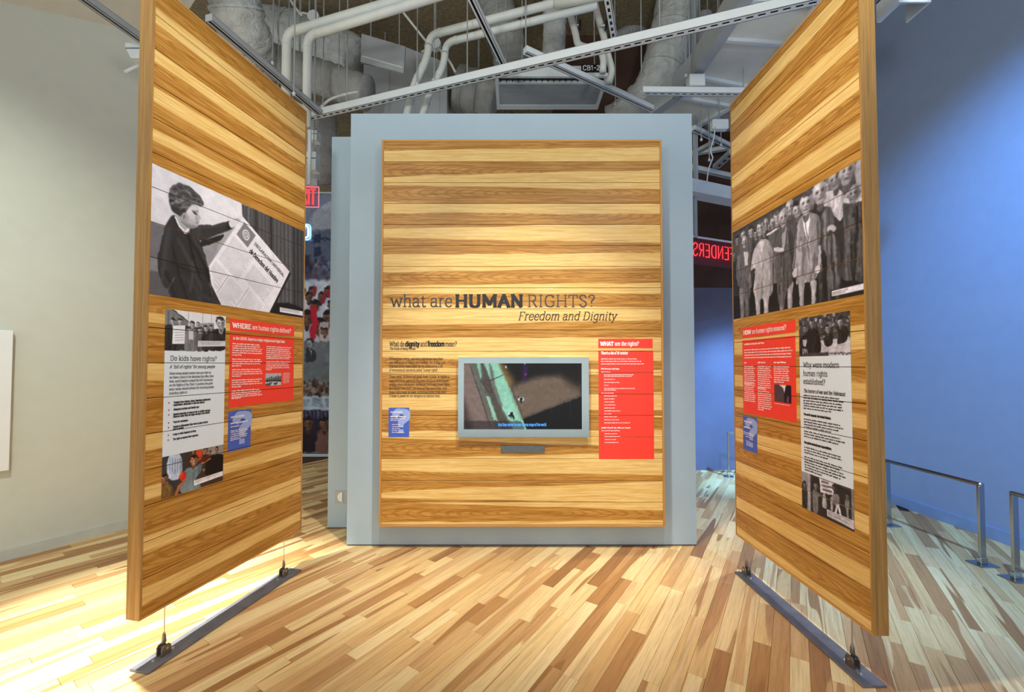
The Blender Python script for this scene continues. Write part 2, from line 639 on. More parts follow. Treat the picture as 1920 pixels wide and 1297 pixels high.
vwall('wall_right', (4.20, -1.5), (4.09, 6.2), 0, CEIL, -.15, M['wall_blue'])
MB().slab([(4.20, -1.5), (4.09, 6.2), (4.076, 6.2), (4.186, -1.5)], 0, .106).build('baseboard_right', M['trim_blue'], kind='structure')
MB().box(.6, 4.2, 6.1, 6.25, 2.6, CEIL).build('wall_back_upper_right', M['wall_back_shade'], kind='structure')  # same wall above the blue light's edge, shade put into the colour
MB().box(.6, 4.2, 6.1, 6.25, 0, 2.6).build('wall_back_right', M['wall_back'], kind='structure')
MB().box(-6, 1.4, 6.98, 7.13, 4.35, CEIL).build('wall_back_upper_left', M['ceiling'], kind='structure')
MB().box(-6, 1.4, 6.98, 7.13, 0, 4.35).build('wall_back_left', M['wall_grey'], kind='structure')

# free-standing partitions in the middle
cw = MB().box(-1.368, 1.527, 3.57, 3.85, .012, 3.63).build('wall_center', M['wall_center'], kind='structure')
MB().box(-1.362, 1.521, 3.576, 3.85, 0, .012).build('trim_center', M['wall_edge'], kind='structure')
MB().box(-1.686, -.9, 3.94, 4.10, .012, 3.63).build('wall_center_rear', M['wall_center'], kind='structure')
MB().box(-1.68, -.9, 3.946, 4.10, 0, .012).build('trim_center_rear', M['wall_edge'], kind='structure')

# ================================================================== LETTERING (stroke letters with slab serifs)
G = {
 'a': (48, '~8 40 14 49 24 50 34 46 36 36', '36 37 36 8', '~36 9 39 1 46 2', '~36 29 24 28 10 24 7 13 14 1 26 1 36 10'),
 'b': (52, '12 74 12 0', '5 74 12 74', '~12 40 20 49 30 50 42 42 45 25 42 8 30 0 20 1 12 8'),
 'c': (44, '~40 39 33 49 25 50 12 43 7 25 12 7 25 0 34 2 40 9', '40 38 40 46'),
 'd': (54, '42 74 42 0', '34 74 42 74', '42 0 49 0', '~42 40 34 49 25 50 12 42 8 25 12 8 24 0 34 2 42 10'),
 'e': (47, '8 27 41 27', '~41 27 40 40 33 48 24 50 12 43 7 25 12 7 25 0 34 2 41 8'),
 'f': (30, '~34 70 28 74 20 73 15 66 15 58', '15 60 15 0', '4 50 29 50', 'F15 0'),
 'g': (50, '~40 40 33 49 25 50 12 42 8 26 12 10 24 3 34 6 40 14', '40 50 40 -5', '40 50 47 50', '~40 -5 38 -16 28 -21 16 -20 9 -15'),
 'h': (54, '12 74 12 0', '5 74 12 74', 'F12 0', '~12 38 20 47 30 50 39 47 42 36', '42 37 42 0', 'F42 0'),
 'i': (26, '13 50 13 0', '5 50 13 50', 'F13 0', '13 65 13 70'),
 'j': (26, '13 50 13 -10', '~13 -10 10 -19 2 -21', '5 50 13 50', '13 65 13 70'),
 'k': (50, '12 74 12 0', '5 74 12 74', 'F12 0', '12 20 38 50', '21 30 42 0', '32 50 46 50', 'F42 0'),
 'l': (26, '13 74 13 0', '5 74 13 74', 'F13 0'),
 'm': (80, '12 50 12 0', '5 50 12 50', 'F12 0', '~12 38 20 47 29 50 37 47 40 36', '40 37 40 0', 'F40 0', '~40 38 48 47 57 50 65 47 68 36', '68 37 68 0', 'F68 0'),
 'n': (54, '12 50 12 0', '5 50 12 50', 'F12 0', '~12 38 20 47 30 50 39 47 42 36', '42 37 42 0', 'F42 0'),
 'o': (50, '~25 50 38 43 43 25 38 7 25 0 12 7 7 25 12 43 25 50'),
 'p': (52, '12 50 12 -21', '5 50 12 50', 'F12 -21', '~12 40 20 49 30 50 42 42 45 25 42 8 30 0 20 1 12 8'),
 'q': (54, '42 50 42 -21', 'F42 -21', '~42 40 34 49 25 50 12 42 8 25 12 8 24 0 34 2 42 10'),
 'r': (36, '12 50 12 0', '5 50 12 50', 'F12 0', '~12 36 18 46 26 50 34 48'),
 's': (40, '~34 40 28 49 20 50 10 46 9 37 16 30 26 25 34 19 34 8 27 0 18 0 8 9'),
 't': (32, '15 64 15 10', '~15 10 18 1 25 0 31 4', '4 50 30 50'),
 'u': (54, '12 50 12 14', '5 50 12 50', '~12 14 16 3 25 0 35 3 42 12', '42 50 42 0', '34 50 42 50', '42 0 49 0'),
 'v': (48, '7 50 24 0', '41 50 24 0', 'F7 50', 'F41 50'),
 'w': (72, '7 50 21 0 36 46 51 0 65 50', 'F7 50', 'F65 50'),
 'x': (48, '8 50 40 0', '40 50 8 0', 'F8 50', 'F40 50', 'F8 0', 'F40 0'),
 'y': (48, '7 50 24 2', '~41 50 24 2 18 -14 8 -20', 'F7 50', 'F41 50'),
 'z': (44, '8 50 37 50 8 0 37 0', '8 50 8 42', '37 0 37 8'),
 'A': (64, '8 0 32 70 56 0', '17 24 47 24', 'F8 0', 'F56 0'),
 'B': (58, '14 70 14 0', '6 70 30 70', '6 0 32 0', '14 37 32 37', '~30 70 44 66 46 53 40 40 30 37', '~32 37 47 32 50 19 44 4 32 0'),
 'C': (60, '~52 54 44 67 34 70 17 62 9 35 17 8 34 0 45 3 53 12', '52 54 52 68'),
 'D': (66, '14 0 14 70', '6 70 30 70', '6 0 30 0', '~30 70 48 63 57 35 48 7 30 0'),
 'E': (56, '14 0 14 70', '6 70 48 70 48 58', '6 0 50 0 50 13', '14 37 40 37'),
 'F': (54, '14 0 14 70', '6 70 48 70 48 58', '14 36 40 36', 'F14 0'),
 'G': (66, '~54 55 45 67 35 70 17 62 9 35 17 8 35 0 46 2 55 9', '55 9 55 30', '42 30 62 30', '54 55 54 68'),
 'H': (70, '14 0 14 70', '56 0 56 70', '14 36 56 36', 'F14 0', 'F56 0', 'F14 70', 'F56 70'),
 'I': (32, '16 0 16 70', 'F16 0', 'F16 70'),
 'K': (64, '14 0 14 70', 'F14 0', 'F14 70', '14 30 50 70', '26 43 54 0', 'F54 0', 'F50 70'),
 'L': (54, '14 0 14 70', '6 0 48 0 48 14', 'F14 70'),
 'M': (84, '14 0 14 70 42 14 70 70 70 0', 'F14 0', 'F70 0', '6 70 14 70', '70 70 78 70'),
 'N': (70, '14 0 14 70 56 0 56 70', 'F14 0', 'F56 70', '6 70 14 70'),
 'O': (68, '~34 70 52 61 59 35 52 9 34 0 16 9 9 35 16 61 34 70'),
 'P': (56, '14 0 14 70', '6 70 32 70', '14 34 32 34', '~32 70 46 65 48 52 44 38 32 34', 'F14 0'),
 'R': (62, '14 0 14 70', '6 70 32 70', '14 35 32 35', '~32 70 46 65 48 52 44 39 32 35', 'F14 0', '32 35 52 0', '46 0 60 0'),
 'S': (52, '~43 55 36 67 25 70 12 65 10 52 18 42 34 33 43 24 42 9 32 1 22 0 8 13'),
 'T': (58, '29 0 29 70', '6 56 6 70 52 70 52 56', 'F29 0'),
 'U': (68, '14 70 14 22', '~14 22 18 6 34 0 50 6 54 22', '54 70 54 22', 'F14 70', 'F54 70'),
 'V': (64, '8 70 32 0 56 70', 'F8 70', 'F56 70'),
 'W': (92, '7 70 26 0 46 66 66 0 85 70', 'F7 70', 'F85 70'),
 'X': (62, '8 70 52 0', '52 70 8 0'),
 '?': (44, '~8 57 14 68 24 70 36 64 37 52 30 42 23 34 22 21', '22 1 22 6'),
 '.': (24, '12 1 12 6'), ',': (24, '~13 6 13 0 8 -8'), ':': (24, '12 1 12 6', '12 40 12 45'),
 "'": (20, '10 70 10 56'), '"': (30, '9 72 9 58', '19 72 19 58'), '-': (40, '8 26 32 26'), '>': (40, '10 46 30 25 10 4'),
 '0': (50, '~25 66 38 56 42 33 38 10 25 0 12 10 8 33 12 56 25 66'), '3': (50, '~10 58 20 66 34 64 37 52 26 36', '~24 36 38 32 40 14 28 0 9 6'),
}
SANS = {
 'E': (54, '12 0 12 70 46 70', '12 36 40 36', '12 0 46 0'), 'X': (58, '8 70 50 0', '50 70 8 0'), 'I': (28, '14 0 14 70'), 'T': (54, '27 0 27 70', '5 70 49 70'),
 'C': (60, '~52 56 44 67 33 70 17 62 9 35 17 8 33 0 44 3 52 14'), 'B': (58, '12 0 12 70 32 70', '12 37 34 37', '12 0 34 0', '~32 70 45 64 45 44 34 37', '~34 37 49 30 49 7 34 0'),
 '1': (44, '10 56 24 70 24 0'), '-': (40, '6 34 34 34'), '2': (52, '~9 56 16 68 28 70 41 63 41 50 30 32 9 0', '9 0 44 0'),
 'F': (50, '12 0 12 70 44 70', '12 36 38 36'), 'N': (64, '12 0 12 70 52 0 52 70'), 'D': (62, '12 0 12 70 28 70', '12 0 28 0', '~28 70 46 62 52 35 46 8 28 0'),
 'R': (58, '12 0 12 70 32 70', '12 35 32 35', '~32 70 45 65 47 52 43 39 32 35', '30 35 48 0'), 'S': (52, '~43 57 36 68 25 70 12 65 10 52 18 42 34 33 43 24 42 9 32 1 22 0 8 12'),
}


def catmull(p, n=4):
    p = [np.array(q, float) for q in p]
    e = [2 * p[0] - p[1]] + p + [2 * p[-1] - p[-2]]
    if np.allclose(p[0], p[-1]):
        e[0], e[-1] = p[-2], p[1]
    out = []
    for i in range(1, len(e) - 2):
        for k in range(n):
            t = k / n
            out.append(.5 * ((2 * e[i]) + (-e[i - 1] + e[i + 1]) * t + (2 * e[i - 1] - 5 * e[i] + 4 * e[i + 1] - e[i + 2]) * t * t
                             + (-e[i - 1] + 3 * e[i] - 3 * e[i + 1] + e[i + 2]) * t ** 3))
    return out + [p[-1]]


_gc = {}


def glyph(ch, tab, n):
    key = (ch, tab is SANS, n)
    if key not in _gc:
        g = tab[ch]
        st = []
        for s in g[1:]:
            if s[0] == 'F':
                x, y = map(float, s[1:].split())
                st.append([np.array((x - 8, y)), np.array((x + 8, y))])
                continue
            sm = s[0] == '~'
            q = list(map(float, s.lstrip('~').split()))
            q = [np.array(q[i:i + 2]) for i in range(0, len(q), 2)]
            st.append(catmull(q, n) if sm else q)
        _gc[key] = (g[0], st)
    return _gc[key]


def text_strokes(txt, x, y, size, slant=0.0, sx=1.0, tab=G, n=4, space=24, track=0):
    """polylines of a line of text, origin at its left end on the baseline"""
    out = []
    pen = 0.0
    for ch in txt:
        if ch == ' ':
            pen += space
            continue
        if ch not in tab:
            continue
        adv, st = glyph(ch, tab, n)
        for s in st:
            out.append([(x + (pen + p[0] + slant * p[1]) * sx * size / 100, y + p[1] * size / 100) for p in s])
        pen += adv + track
    return out, pen * sx * size / 100


def width_of(txt, size, sx=1.0, tab=G, space=24, track=0):
    return text_strokes(txt, 0, 0, size, 0, sx, tab, 1, space, track)[1]


class Ink:
    """flat lettering on a panel face; local x right, z up, at depth y"""

    def __init__(s, y=-.0012):
        s.mb = MB(); s.y = y; s.k = 0

    def stroke(s, pts, wv, wh):
        for a, b in zip(pts, pts[1:]):
            dx, dz = b[0] - a[0], b[1] - a[1]
            L = math.hypot(dx, dz)
            if L < 1e-6:
                continue
            ux, uz = dx / L, dz / L
            w = (abs(uz) * wv + abs(ux) * wh) / 2 * 1.0
            e = w * .45
            ax, az, bx, bz = a[0] - ux * e, a[1] - uz * e, b[0] + ux * e, b[1] + uz * e
            px, pz = -uz * w, ux * w
            s.k = (s.k + 1) % 13
            y = s.y - s.k * 2.5e-5
            s.mb.add([(ax + px, y, az + pz), (ax - px, y, az - pz), (bx - px, y, bz - pz), (bx + px, y, bz + pz)], [(0, 1, 2, 3)])

    def text(s, txt, x, z, size, wv=.075, wh=.06, slant=0, sx=1.0, width=None, n=4, space=24, track=0, tab=G, rot=None):
        if width:
            sx = sx * width / width_of(txt, size, sx, tab, space, track)
        st, w = text_strokes(txt, x, z, size, slant, sx, tab, n, space, track)
        for p in st:
            if rot:
                c, sn = math.cos(rot), math.sin(rot)
                p = [(x + (q[0] - x) * c - (q[1] - z) * sn, z + (q[0] - x) * sn + (q[1] - z) * c) for q in p]
            s.stroke(p, wv * size, wh * size)
        return w

    def bar(s, x0, x1, z0, z1):
        s.mb.add([(x0, s.y, z0), (x1, s.y, z0), (x1, s.y, z1), (x0, s.y, z1)], [(0, 1, 2, 3)])

    def greek(s, x, z, w, h, rg):
        """a line of type too small to read: word-long broken dashes"""
        e = x
        while e < x + w - h * .4:
            ww = min(rg.uniform(1.2, 5.2) * h, x + w - e)
            k = e
            while k < e + ww - h * .1:
                lw = min(h * rg.uniform(.35, .6), e + ww - k)
                up = rg.choice((0, 0, 0, .3, .3, -.25))
                s.bar(k, k + lw * .86, z + min(up, 0) * h, z + h * (.62 + max(up, 0)))
                k += lw
            e += ww + h * .5

    def build(s, name, mat, parent, **k):
        k.setdefault('kind', 'stuff')
        return s.mb.build(name, mat, parent, **k)

    @staticmethod
    def letters(txt, x, z, size, mat, parent, y, wv, wh, slant=0, width=None, n=4):
        """a large word: every letter a mesh of its own"""
        sx = width / width_of(txt, size)
        pen = 0
        for ch in txt:
            if ch == ' ':
                pen += 24
                continue
            i = Ink(y)
            for p in text_strokes(ch, x + pen * sx * size / 100, z, size, slant, sx, G, n)[0]:
                i.stroke(p, wv * size, wh * size)
            i.mb.build('letter', mat, parent)
            pen += G[ch][0]


# ================================================================== PAINTED PICTURES (flat prints)
def homog(corners):
    """photo-crop corners (tl, tr, br, bl) -> unit square function"""
    A = []
    for (x, y), (u, v) in zip(corners, ((0, 0), (1, 0), (1, 1), (0, 1))):
        A.append([x, y, 1, 0, 0, 0, -u * x, -u * y, u]); A.append([0, 0, 0, x, y, 1, -v * x, -v * y, v])
    A = np.array(A, float)
    h = np.append(np.linalg.solve(A[:, :8], A[:, 8]), 1).reshape(3, 3)

    def f(p):
        q = h @ np.array((p[0], p[1], 1.0))
        return (q[0] / q[2], q[1] / q[2])
    return f


class Cv:
    def __init__(s, w, h, col, asp=None, tr=None):
        s.w, s.h = w, h
        s.asp = asp or w / h                       # picture width over height; y unit = 1
        s.a = np.empty((h, w, 3)); s.a[:] = s.c(col)
        s.X, s.Y = np.meshgrid((np.arange(w) + .5) / w * s.asp, (np.arange(h) + .5) / h)
        s.tr = tr
        s.px = 1.0 / h
        s.clip = None

    def c(s, col):
        return np.array((col,) * 3 if np.isscalar(col) else col, float) / 255

    def pt(s, p):
        if s.tr:
            p = s.tr(p)
        return np.array((p[0] * s.asp, p[1]))

    def blend(s, sl, al, col):
        c = s.c(col)
        if s.clip is not None:
            al = al * s.clip[sl]
        s.a[sl] = s.a[sl] * (1 - al[..., None]) + c * al[..., None]

    def win(s, x0, x1, y0, y1):
        i0 = max(0, int(x0 / s.asp * s.w) - 1); i1 = min(s.w, int(x1 / s.asp * s.w) + 2)
        j0 = max(0, int(y0 * s.h) - 1); j1 = min(s.h, int(y1 * s.h) + 2)
        return (slice(j0, j1), slice(i0, i1)) if i1 > i0 and j1 > j0 else None

    def poly(s, pts, col, soft=1.0, smooth=False, al=1.0):
        P = [s.pt(p) for p in pts]
        if smooth:
            P = catmull(P + [P[0]], 4)[:-1]
        P = np.array(P)
        e = soft * s.px
        sl = s.win(P[:, 0].min() - e, P[:, 0].max() + e, P[:, 1].min() - e, P[:, 1].max() + e)
        if not sl:
            return
        X, Y = s.X[sl], s.Y[sl]
        ins = np.zeros(X.shape, bool); d = np.full(X.shape, 9.0)
        for a, b in zip(P, np.roll(P, -1, 0)):
            ex, ey = b - a
            L = ex * ex + ey * ey + 1e-12
            t = np.clip(((X - a[0]) * ex + (Y - a[1]) * ey) / L, 0, 1)
            d = np.minimum(d, (X - a[0] - t * ex) ** 2 + (Y - a[1] - t * ey) ** 2)
            if abs(ey) > 1e-12:
                ins ^= ((a[1] > Y) != (b[1] > Y)) & (X < ex * (Y - a[1]) / ey + a[0])
        d = np.sqrt(d) * np.where(ins, 1, -1)
        m = np.clip(d / e + .5, 0, 1)
        if col is None:
            full = np.zeros((s.h, s.w)); full[sl] = m
            return full
        s.blend(sl, m * al, col)

    def ell(s, c, rx, ry, col, rot=0, soft=1.0, al=1.0, unit=False):
        c = np.array((c[0] * s.asp, c[1])) if unit else s.pt(c)
        R = max(rx, ry) + soft * s.px
        sl = s.win(c[0] - R, c[0] + R, c[1] - R, c[1] + R)
        if not sl:
            return
        X, Y = s.X[sl] - c[0], s.Y[sl] - c[1]
        u, v = X * math.cos(rot) + Y * math.sin(rot), -X * math.sin(rot) + Y * math.cos(rot)
        q = np.sqrt((u / rx) ** 2 + (v / ry) ** 2)
        s.blend(sl, np.clip((1 - q) * min(rx, ry) / (soft * s.px) + .5, 0, 1) * al, col)

    def line(s, pts, w, col, soft=1.0, al=1.0):
        P = [s.pt(p) for p in pts]
        e = soft * s.px
        arr = np.array(P)
        sl = s.win(arr[:, 0].min() - w - e, arr[:, 0].max() + w + e, arr[:, 1].min() - w - e, arr[:, 1].max() + w + e)
        if not sl:
            return
        X, Y = s.X[sl], s.Y[sl]
        d = np.full(X.shape, 9.0)
        for a, b in zip(P, P[1:]):
            ex, ey = b - a
            t = np.clip(((X - a[0]) * ex + (Y - a[1]) * ey) / (ex * ex + ey * ey + 1e-12), 0, 1)
            d = np.minimum(d, np.hypot(X - a[0] - t * ex, Y - a[1] - t * ey))
        s.blend(sl, np.clip((w / 2 - d) / e + .5, 0, 1) * al, col)

    def fabric(s, pts, c, n=10, smooth=True, lean=0.0, soft=2.0, span=34):
        """a garment: flat tone, then soft folds kept inside its outline"""
        s.poly(pts, c, soft, smooth)
        keep = s.clip
        s.clip = s.poly(pts, None, soft, smooth)
        P = np.array([s.pt(p) for p in pts])
        (x0, y0), (x1, y1) = P.min(0), P.max(0)
        tr, s.tr = s.tr, None
        base = np.array((c,) * 3 if np.isscalar(c) else c, float)
        for k in range(n):
            x = RNG.uniform(x0, x1); ya = RNG.uniform(y0, y1); L = (y1 - y0) * RNG.uniform(.25, .7)
            dx = (x1 - x0) * (RNG.uniform(-.16, .16) + lean)
            q = [(x / s.asp, ya), ((x + dx * .4 + RNG.uniform(-1, 1) * .01) / s.asp, ya + L * .5), ((x + dx) / s.asp, ya + L)]
            d = RNG.choice((-1.0, -.8, .7, 1.0)) * span
            s.line(q, RNG.uniform(.008, .028), tuple(np.clip(base + d, 0, 255)), RNG.uniform(3, 7), .75)
        # shade one side, light the other
        w = (x1 - x0)
        s.line([((x1 - w * .06) / s.asp, y0), ((x1 - w * .03) / s.asp, y1)], w * .22, tuple(base * .55), 10, .5)
        s.line([((x0 + w * .14) / s.asp, y0), ((x0 + w * .12) / s.asp, y1)], w * .12, tuple(np.minimum(255, base * 1.25)), 8, .4)
        s.tr = tr
        s.clip = keep

    def warp(s, amt, cell):
        """ruffle every outline a little"""
        def field():
            n = RNG.normal(0, 1, (s.h // cell + 3, s.w // cell + 3))
            yy = np.arange(s.h) / cell; xx = np.arange(s.w) / cell
            j = yy.astype(int); i = xx.astype(int)
            fy = (yy - j)[:, None]; fx = (xx - i)[None]
            fy = fy * fy * (3 - 2 * fy); fx = fx * fx * (3 - 2 * fx)
            return n[j][:, i] * (1 - fy) * (1 - fx) + n[j + 1][:, i] * fy * (1 - fx) + n[j][:, i + 1] * (1 - fy) * fx + n[j + 1][:, i + 1] * fy * fx
        J, I_ = np.mgrid[0:s.h, 0:s.w]
        x = np.clip(I_ + field() * amt, 0, s.w - 1.001); y = np.clip(J + field() * amt, 0, s.h - 1.001)
        i, j = x.astype(int), y.astype(int)
        fx, fy = (x - i)[..., None], (y - j)[..., None]
        A = s.a
        s.a = A[j, i] * (1 - fx) * (1 - fy) + A[j, i + 1] * fx * (1 - fy) + A[j + 1, i] * (1 - fx) * fy + A[j + 1, i + 1] * fx * fy

    def mottle(s, amt, cell, rg=RNG):
        """soft photographic unevenness"""
        n = rg.normal(0, 1, (s.h // cell + 3, s.w // cell + 3))
        yy = np.arange(s.h) / cell; xx = np.arange(s.w) / cell
        j = yy.astype(int); i = xx.astype(int)
        fy = (yy - j)[:, None]; fx = (xx - i)[None]
        m = (n[j][:, i] * (1 - fy) * (1 - fx) + n[j + 1][:, i] * fy * (1 - fx) + n[j][:, i + 1] * (1 - fy) * fx + n[j + 1][:, i + 1] * fy * fx)
        s.a *= (1 + amt * m)[..., None]

    def sample(s, u, v):
        x = np.clip(u * s.w - .5, 0, s.w - 1.001); y = np.clip(v * s.h - .5, 0, s.h - 1.001)
        i, j = x.astype(int), y.astype(int)
        fx, fy = (x - i)[:, None], (y - j)[:, None]
        A = np.clip(s.a, 0, 1)
        c = A[j, i] * (1 - fx) * (1 - fy) + A[j, i + 1] * fx * (1 - fy) + A[j + 1, i] * (1 - fx) * fy + A[j + 1, i + 1] * fx * fy
        return np.where(c <= .04045, c / 12.92, ((c + .055) / 1.055) ** 2.4)

    def print(s, name, parent, x0, x1, z0, z1, y, breaks=(), gap=.0035, mat='photo', nx=None, **k):
        """lay the picture on a face as strips that stop at the board grooves"""
        nx = nx or s.w
        zs = [z1] + sorted([b for b in breaks if z0 + .01 < b < z1 - .01], reverse=True) + [z0]
        V, Fc, UV = [], [], []
        for k_, (za, zb) in enumerate(zip(zs, zs[1:])):
            ta = za - (gap / 2 if k_ else 0); tb = zb + (gap / 2 if k_ < len(zs) - 2 else 0)
            ny = max(2, int(round((ta - tb) / (z1 - z0) * s.h * nx / s.w)))
            gx, gz = np.meshgrid(np.linspace(x0, x1, nx + 1), np.linspace(ta, tb, ny + 1))
            n0 = len(V) and sum(len(q) for q in V)
            V.append(np.stack([gx.ravel(), np.full(gx.size, y), gz.ravel()], 1))
            UV.append(np.stack([(gx.ravel() - x0) / (x1 - x0), (z1 - gz.ravel()) / (z1 - z0)], 1))
            ii = np.arange(ny * (nx + 1)).reshape(ny, nx + 1)[:, :-1].ravel() + n0
            Fc.append(np.stack([ii, ii + nx + 1, ii + nx + 2, ii + 1], 1))
        V = np.concatenate(V); Fc = np.concatenate(Fc); UV = np.concatenate(UV)
        me = bpy.data.meshes.new(name)
        me.vertices.add(len(V)); me.vertices.foreach_set('co', V.ravel())
        me.loops.add(Fc.size); me.loops.foreach_set('vertex_index', Fc.ravel().astype(np.int32))
        me.polygons.add(len(Fc)); me.polygons.foreach_set('loop_start', np.arange(0, Fc.size, 4, dtype=np.int32))
        me.update(calc_edges=True)
        at = me.attributes.new('ink', 'FLOAT_COLOR', 'POINT')
        at.data.foreach_set('color', np.concatenate([s.sample(UV[:, 0], UV[:, 1]), np.ones((len(V), 1))], 1).ravel().astype(np.float32))
        me.materials.append(M[mat])
        return tag(link_mesh(name, me, parent), **k)


def strips(name, parent, x0, x1, z0, z1, y, breaks, mat, gap=.0035, **k):
    mb = MB()
    zs = [z0] + sorted(b for b in breaks if z0 + .004 < b < z1 - .004) + [z1]
    for i, (a, b) in enumerate(zip(zs, zs[1:])):
        mb.box(x0, x1, y, y + .0006, a + (gap / 2 if i else 0), b - (gap / 2 if i < len(zs) - 2 else 0))
    return mb.build(name, mat, parent, **k)


# ================================================================== WOODEN DISPLAY PANELS
def wood_panel(name, label, loc, rz, w, z0, z1, depth, grooves, bands, end_mat='end_z', fr=.012):
    """local x right along the face, face at y=0 looking to -y, z from the floor"""
    t = empty(name, loc, rz, label=label, cat='display panel', group='wooden display panels')
    MB().box(fr, w - fr, .012, depth - .004, z0 + fr, z1 - fr).build('core', M['core'], t)
    # frame: two uprights and two rails with mitred corners
    for nm, pts in (('frame_upright', [(0, z0), (fr, z0 + fr), (fr, z1 - fr), (0, z1)]), ('frame_upright', [(w, z0), (w, z1), (w - fr, z1 - fr), (w - fr, z0 + fr)]),
                    ('frame_rail', [(0, z0), (w, z0), (w - fr, z0 + fr), (fr, z0 + fr)]), ('frame_rail', [(0, z1), (fr, z1 - fr), (w - fr, z1 - fr), (w, z1)])):
        MB().prism(pts, -.001, depth).build(nm, M[end_mat if nm == 'frame_upright' else 'edge_x'], t)
    zs = [z1 - fr] + sorted(grooves, reverse=True) + [z0 + fr]
    g = .0016
    cache = {}
    for i, (a, b) in enumerate(zip(zs, zs[1:])):
        bd = bands[i % len(bands)]
        inv = len(bd) > 4
        h = round(a - b, 3)
        key = (h, inv)
        if key not in cache:
            mb = MB().bbox(-(w / 2 - fr - .0006), w / 2 - fr - .0006, 0, .012, -h / 2 + g, h / 2 - g, .0012)
            me = bpy.data.meshes.new('board')
            me.from_pydata(mb.v, [], mb.f)
            me.materials.append(M['board_inv' if inv else 'board'])
            cache[key] = me
        o = link_mesh('board', cache[key], t, (w / 2, 0, (a + b) / 2))
        o.color = [(q + .5) / 2 for q in bd[:4]]
    return t


D, I = 1, 'i'          # bands: top and bottom edge of the dark band at the left end, then at the right end; 'i' = those edges bound a light band
CB = [(-.3, .42, -.3, .30), (-.3, .72, -.3, .42), (.12, .96, .34, 1.3), (.44, 1.3, .50, 1.3), (.22, .64, -.1, .86, I), (-.3, .46, -.3, .30),
      (.26, .92, .06, .80), (.30, .75, .26, .95), (.80, 1.4, .52, 1.4), (-.3, .38, -.3, .35), (.30, .80, .45, .85), (.05, 1.2, .12, .92),
      (.72, 1.4, .78, 1.4), (-.3, .75, .10, .72), (.02, 1.0, .48, .72), (.58, 1.4, .78, 1.4), (.52, .80, .0, 1.0, I), (-.05, .90, .35, .80)]
LBANDS = [(-.3, .78, -.3, .62), (.22, 1.4, .30, 1.4), (.36, 1.4, .42, 1.4), (.08, .52, .10, .55, I), (.30, .66, .35, .72, I), (-.3, 1.4, -.3, 1.4),
          (-.3, .5, -.3, .6), (.3, 1.3, .3, 1.3), (-.3, .5, -.3, .4), (.62, .86, .70, .92, I), (-.3, 1.3, -.3, 1.3), (.0, .52, .08, .62, I),
          (-.3, 1.4, -.3, 1.2), (.02, .42, .04, .50, I), (.46, .82, .30, .75, I), (-.3, .84, -.3, .78), (.32, 1.4, .42, 1.4), (.26, .68, .22, .60, I)]
RBANDS = [(-.3, 1.4, -.3, 1.4), (.58, 1.4, .45, 1.4), (-.3, .32, -.3, .52), (.02, .86, .0, .88), (.36, 1.4, .38, 1.4), (.24, .80, .22, .74, I),
          (-.3, .9, -.3, 1.2), (.3, 1.3, .2, 1.3), (-.3, .5, -.3, .6), (.4, 1.2, .4, 1.3), (.1, .9, -.3, .8), (.0, .52, .0, .50, I),
          (.36, .86, .42, .88, I), (.30, .74, .30, .72, I), (-.3, .58, -.3, .63), (.14, 1.4, .17, 1.4), (-.1, .55, -.1, .53, I), (.45, .96, .42, .95, I), (-.3, .70, -.3, .74)]

PZ0, PZ1 = .22, 3.50
LA, LB = onZ(260.3, 1165, PZ0), onZ(565, 995, PZ0)
RA, RB = onZ(1636.4, 1190.7, PZ0), onZ(1379.8, 1002, PZ0)
LANG = math.atan2(LB.y - LA.y, LB.x - LA.x)
RANG = math.atan2(RA.y - RB.y, RA.x - RB.x)
LWID, RWID = (LB - LA).length, (RA - RB).length + .006
GL = [.42 + .1814 * k for k in range(17)]
GR = [.421 + .1777 * k for k in range(18)]
left = wood_panel('display_panel', 'tall wooden display panel with large photo of a woman holding a document', (LA.x, LA.y, 0), LANG, LWID, PZ0, PZ1, .082, GL, LBANDS)
right = wood_panel('display_panel', 'tall wooden display panel with large photo of a crowd of men in coats', (RB.x, RB.y, 0), RANG, RWID, PZ0, PZ1, .074, GR, RBANDS)
CYF = 3.45
_a, _b = onY(719, 262, CYF), onY(1243, 987, CYF)
CW, CZ0, CZ1 = _b.x - _a.x + .03, _b.z, _a.z
CXL = _a.x - .012
GC = [onY(980, v, CYF).z for v in (302.9, 342.2, 381.3, 420.6, 460, 499.6, 539.4, 578.9, 618.6, 658.3, 698.2, 738.6, 778.6, 819, 860, 900.7, 941.4)]
center = wood_panel('display_panel', 'broad wooden display panel headed what are HUMAN RIGHTS on blue-grey wall', (CXL, CYF, 0), 0, CW, CZ0, CZ1, .07, GC, CB, end_mat='edge_z', fr=.016)
MB().box(.15, CW - .15, .07, .119, CZ0 + .15, CZ1 - .15).build('mounting_batten', M['core'], center)
#@@PRINTS

# ================================================================== WHAT IS PRINTED ON THE PANELS
YP, YI = -.0010, -.0022          # depth of printed sheets and of the ink on them


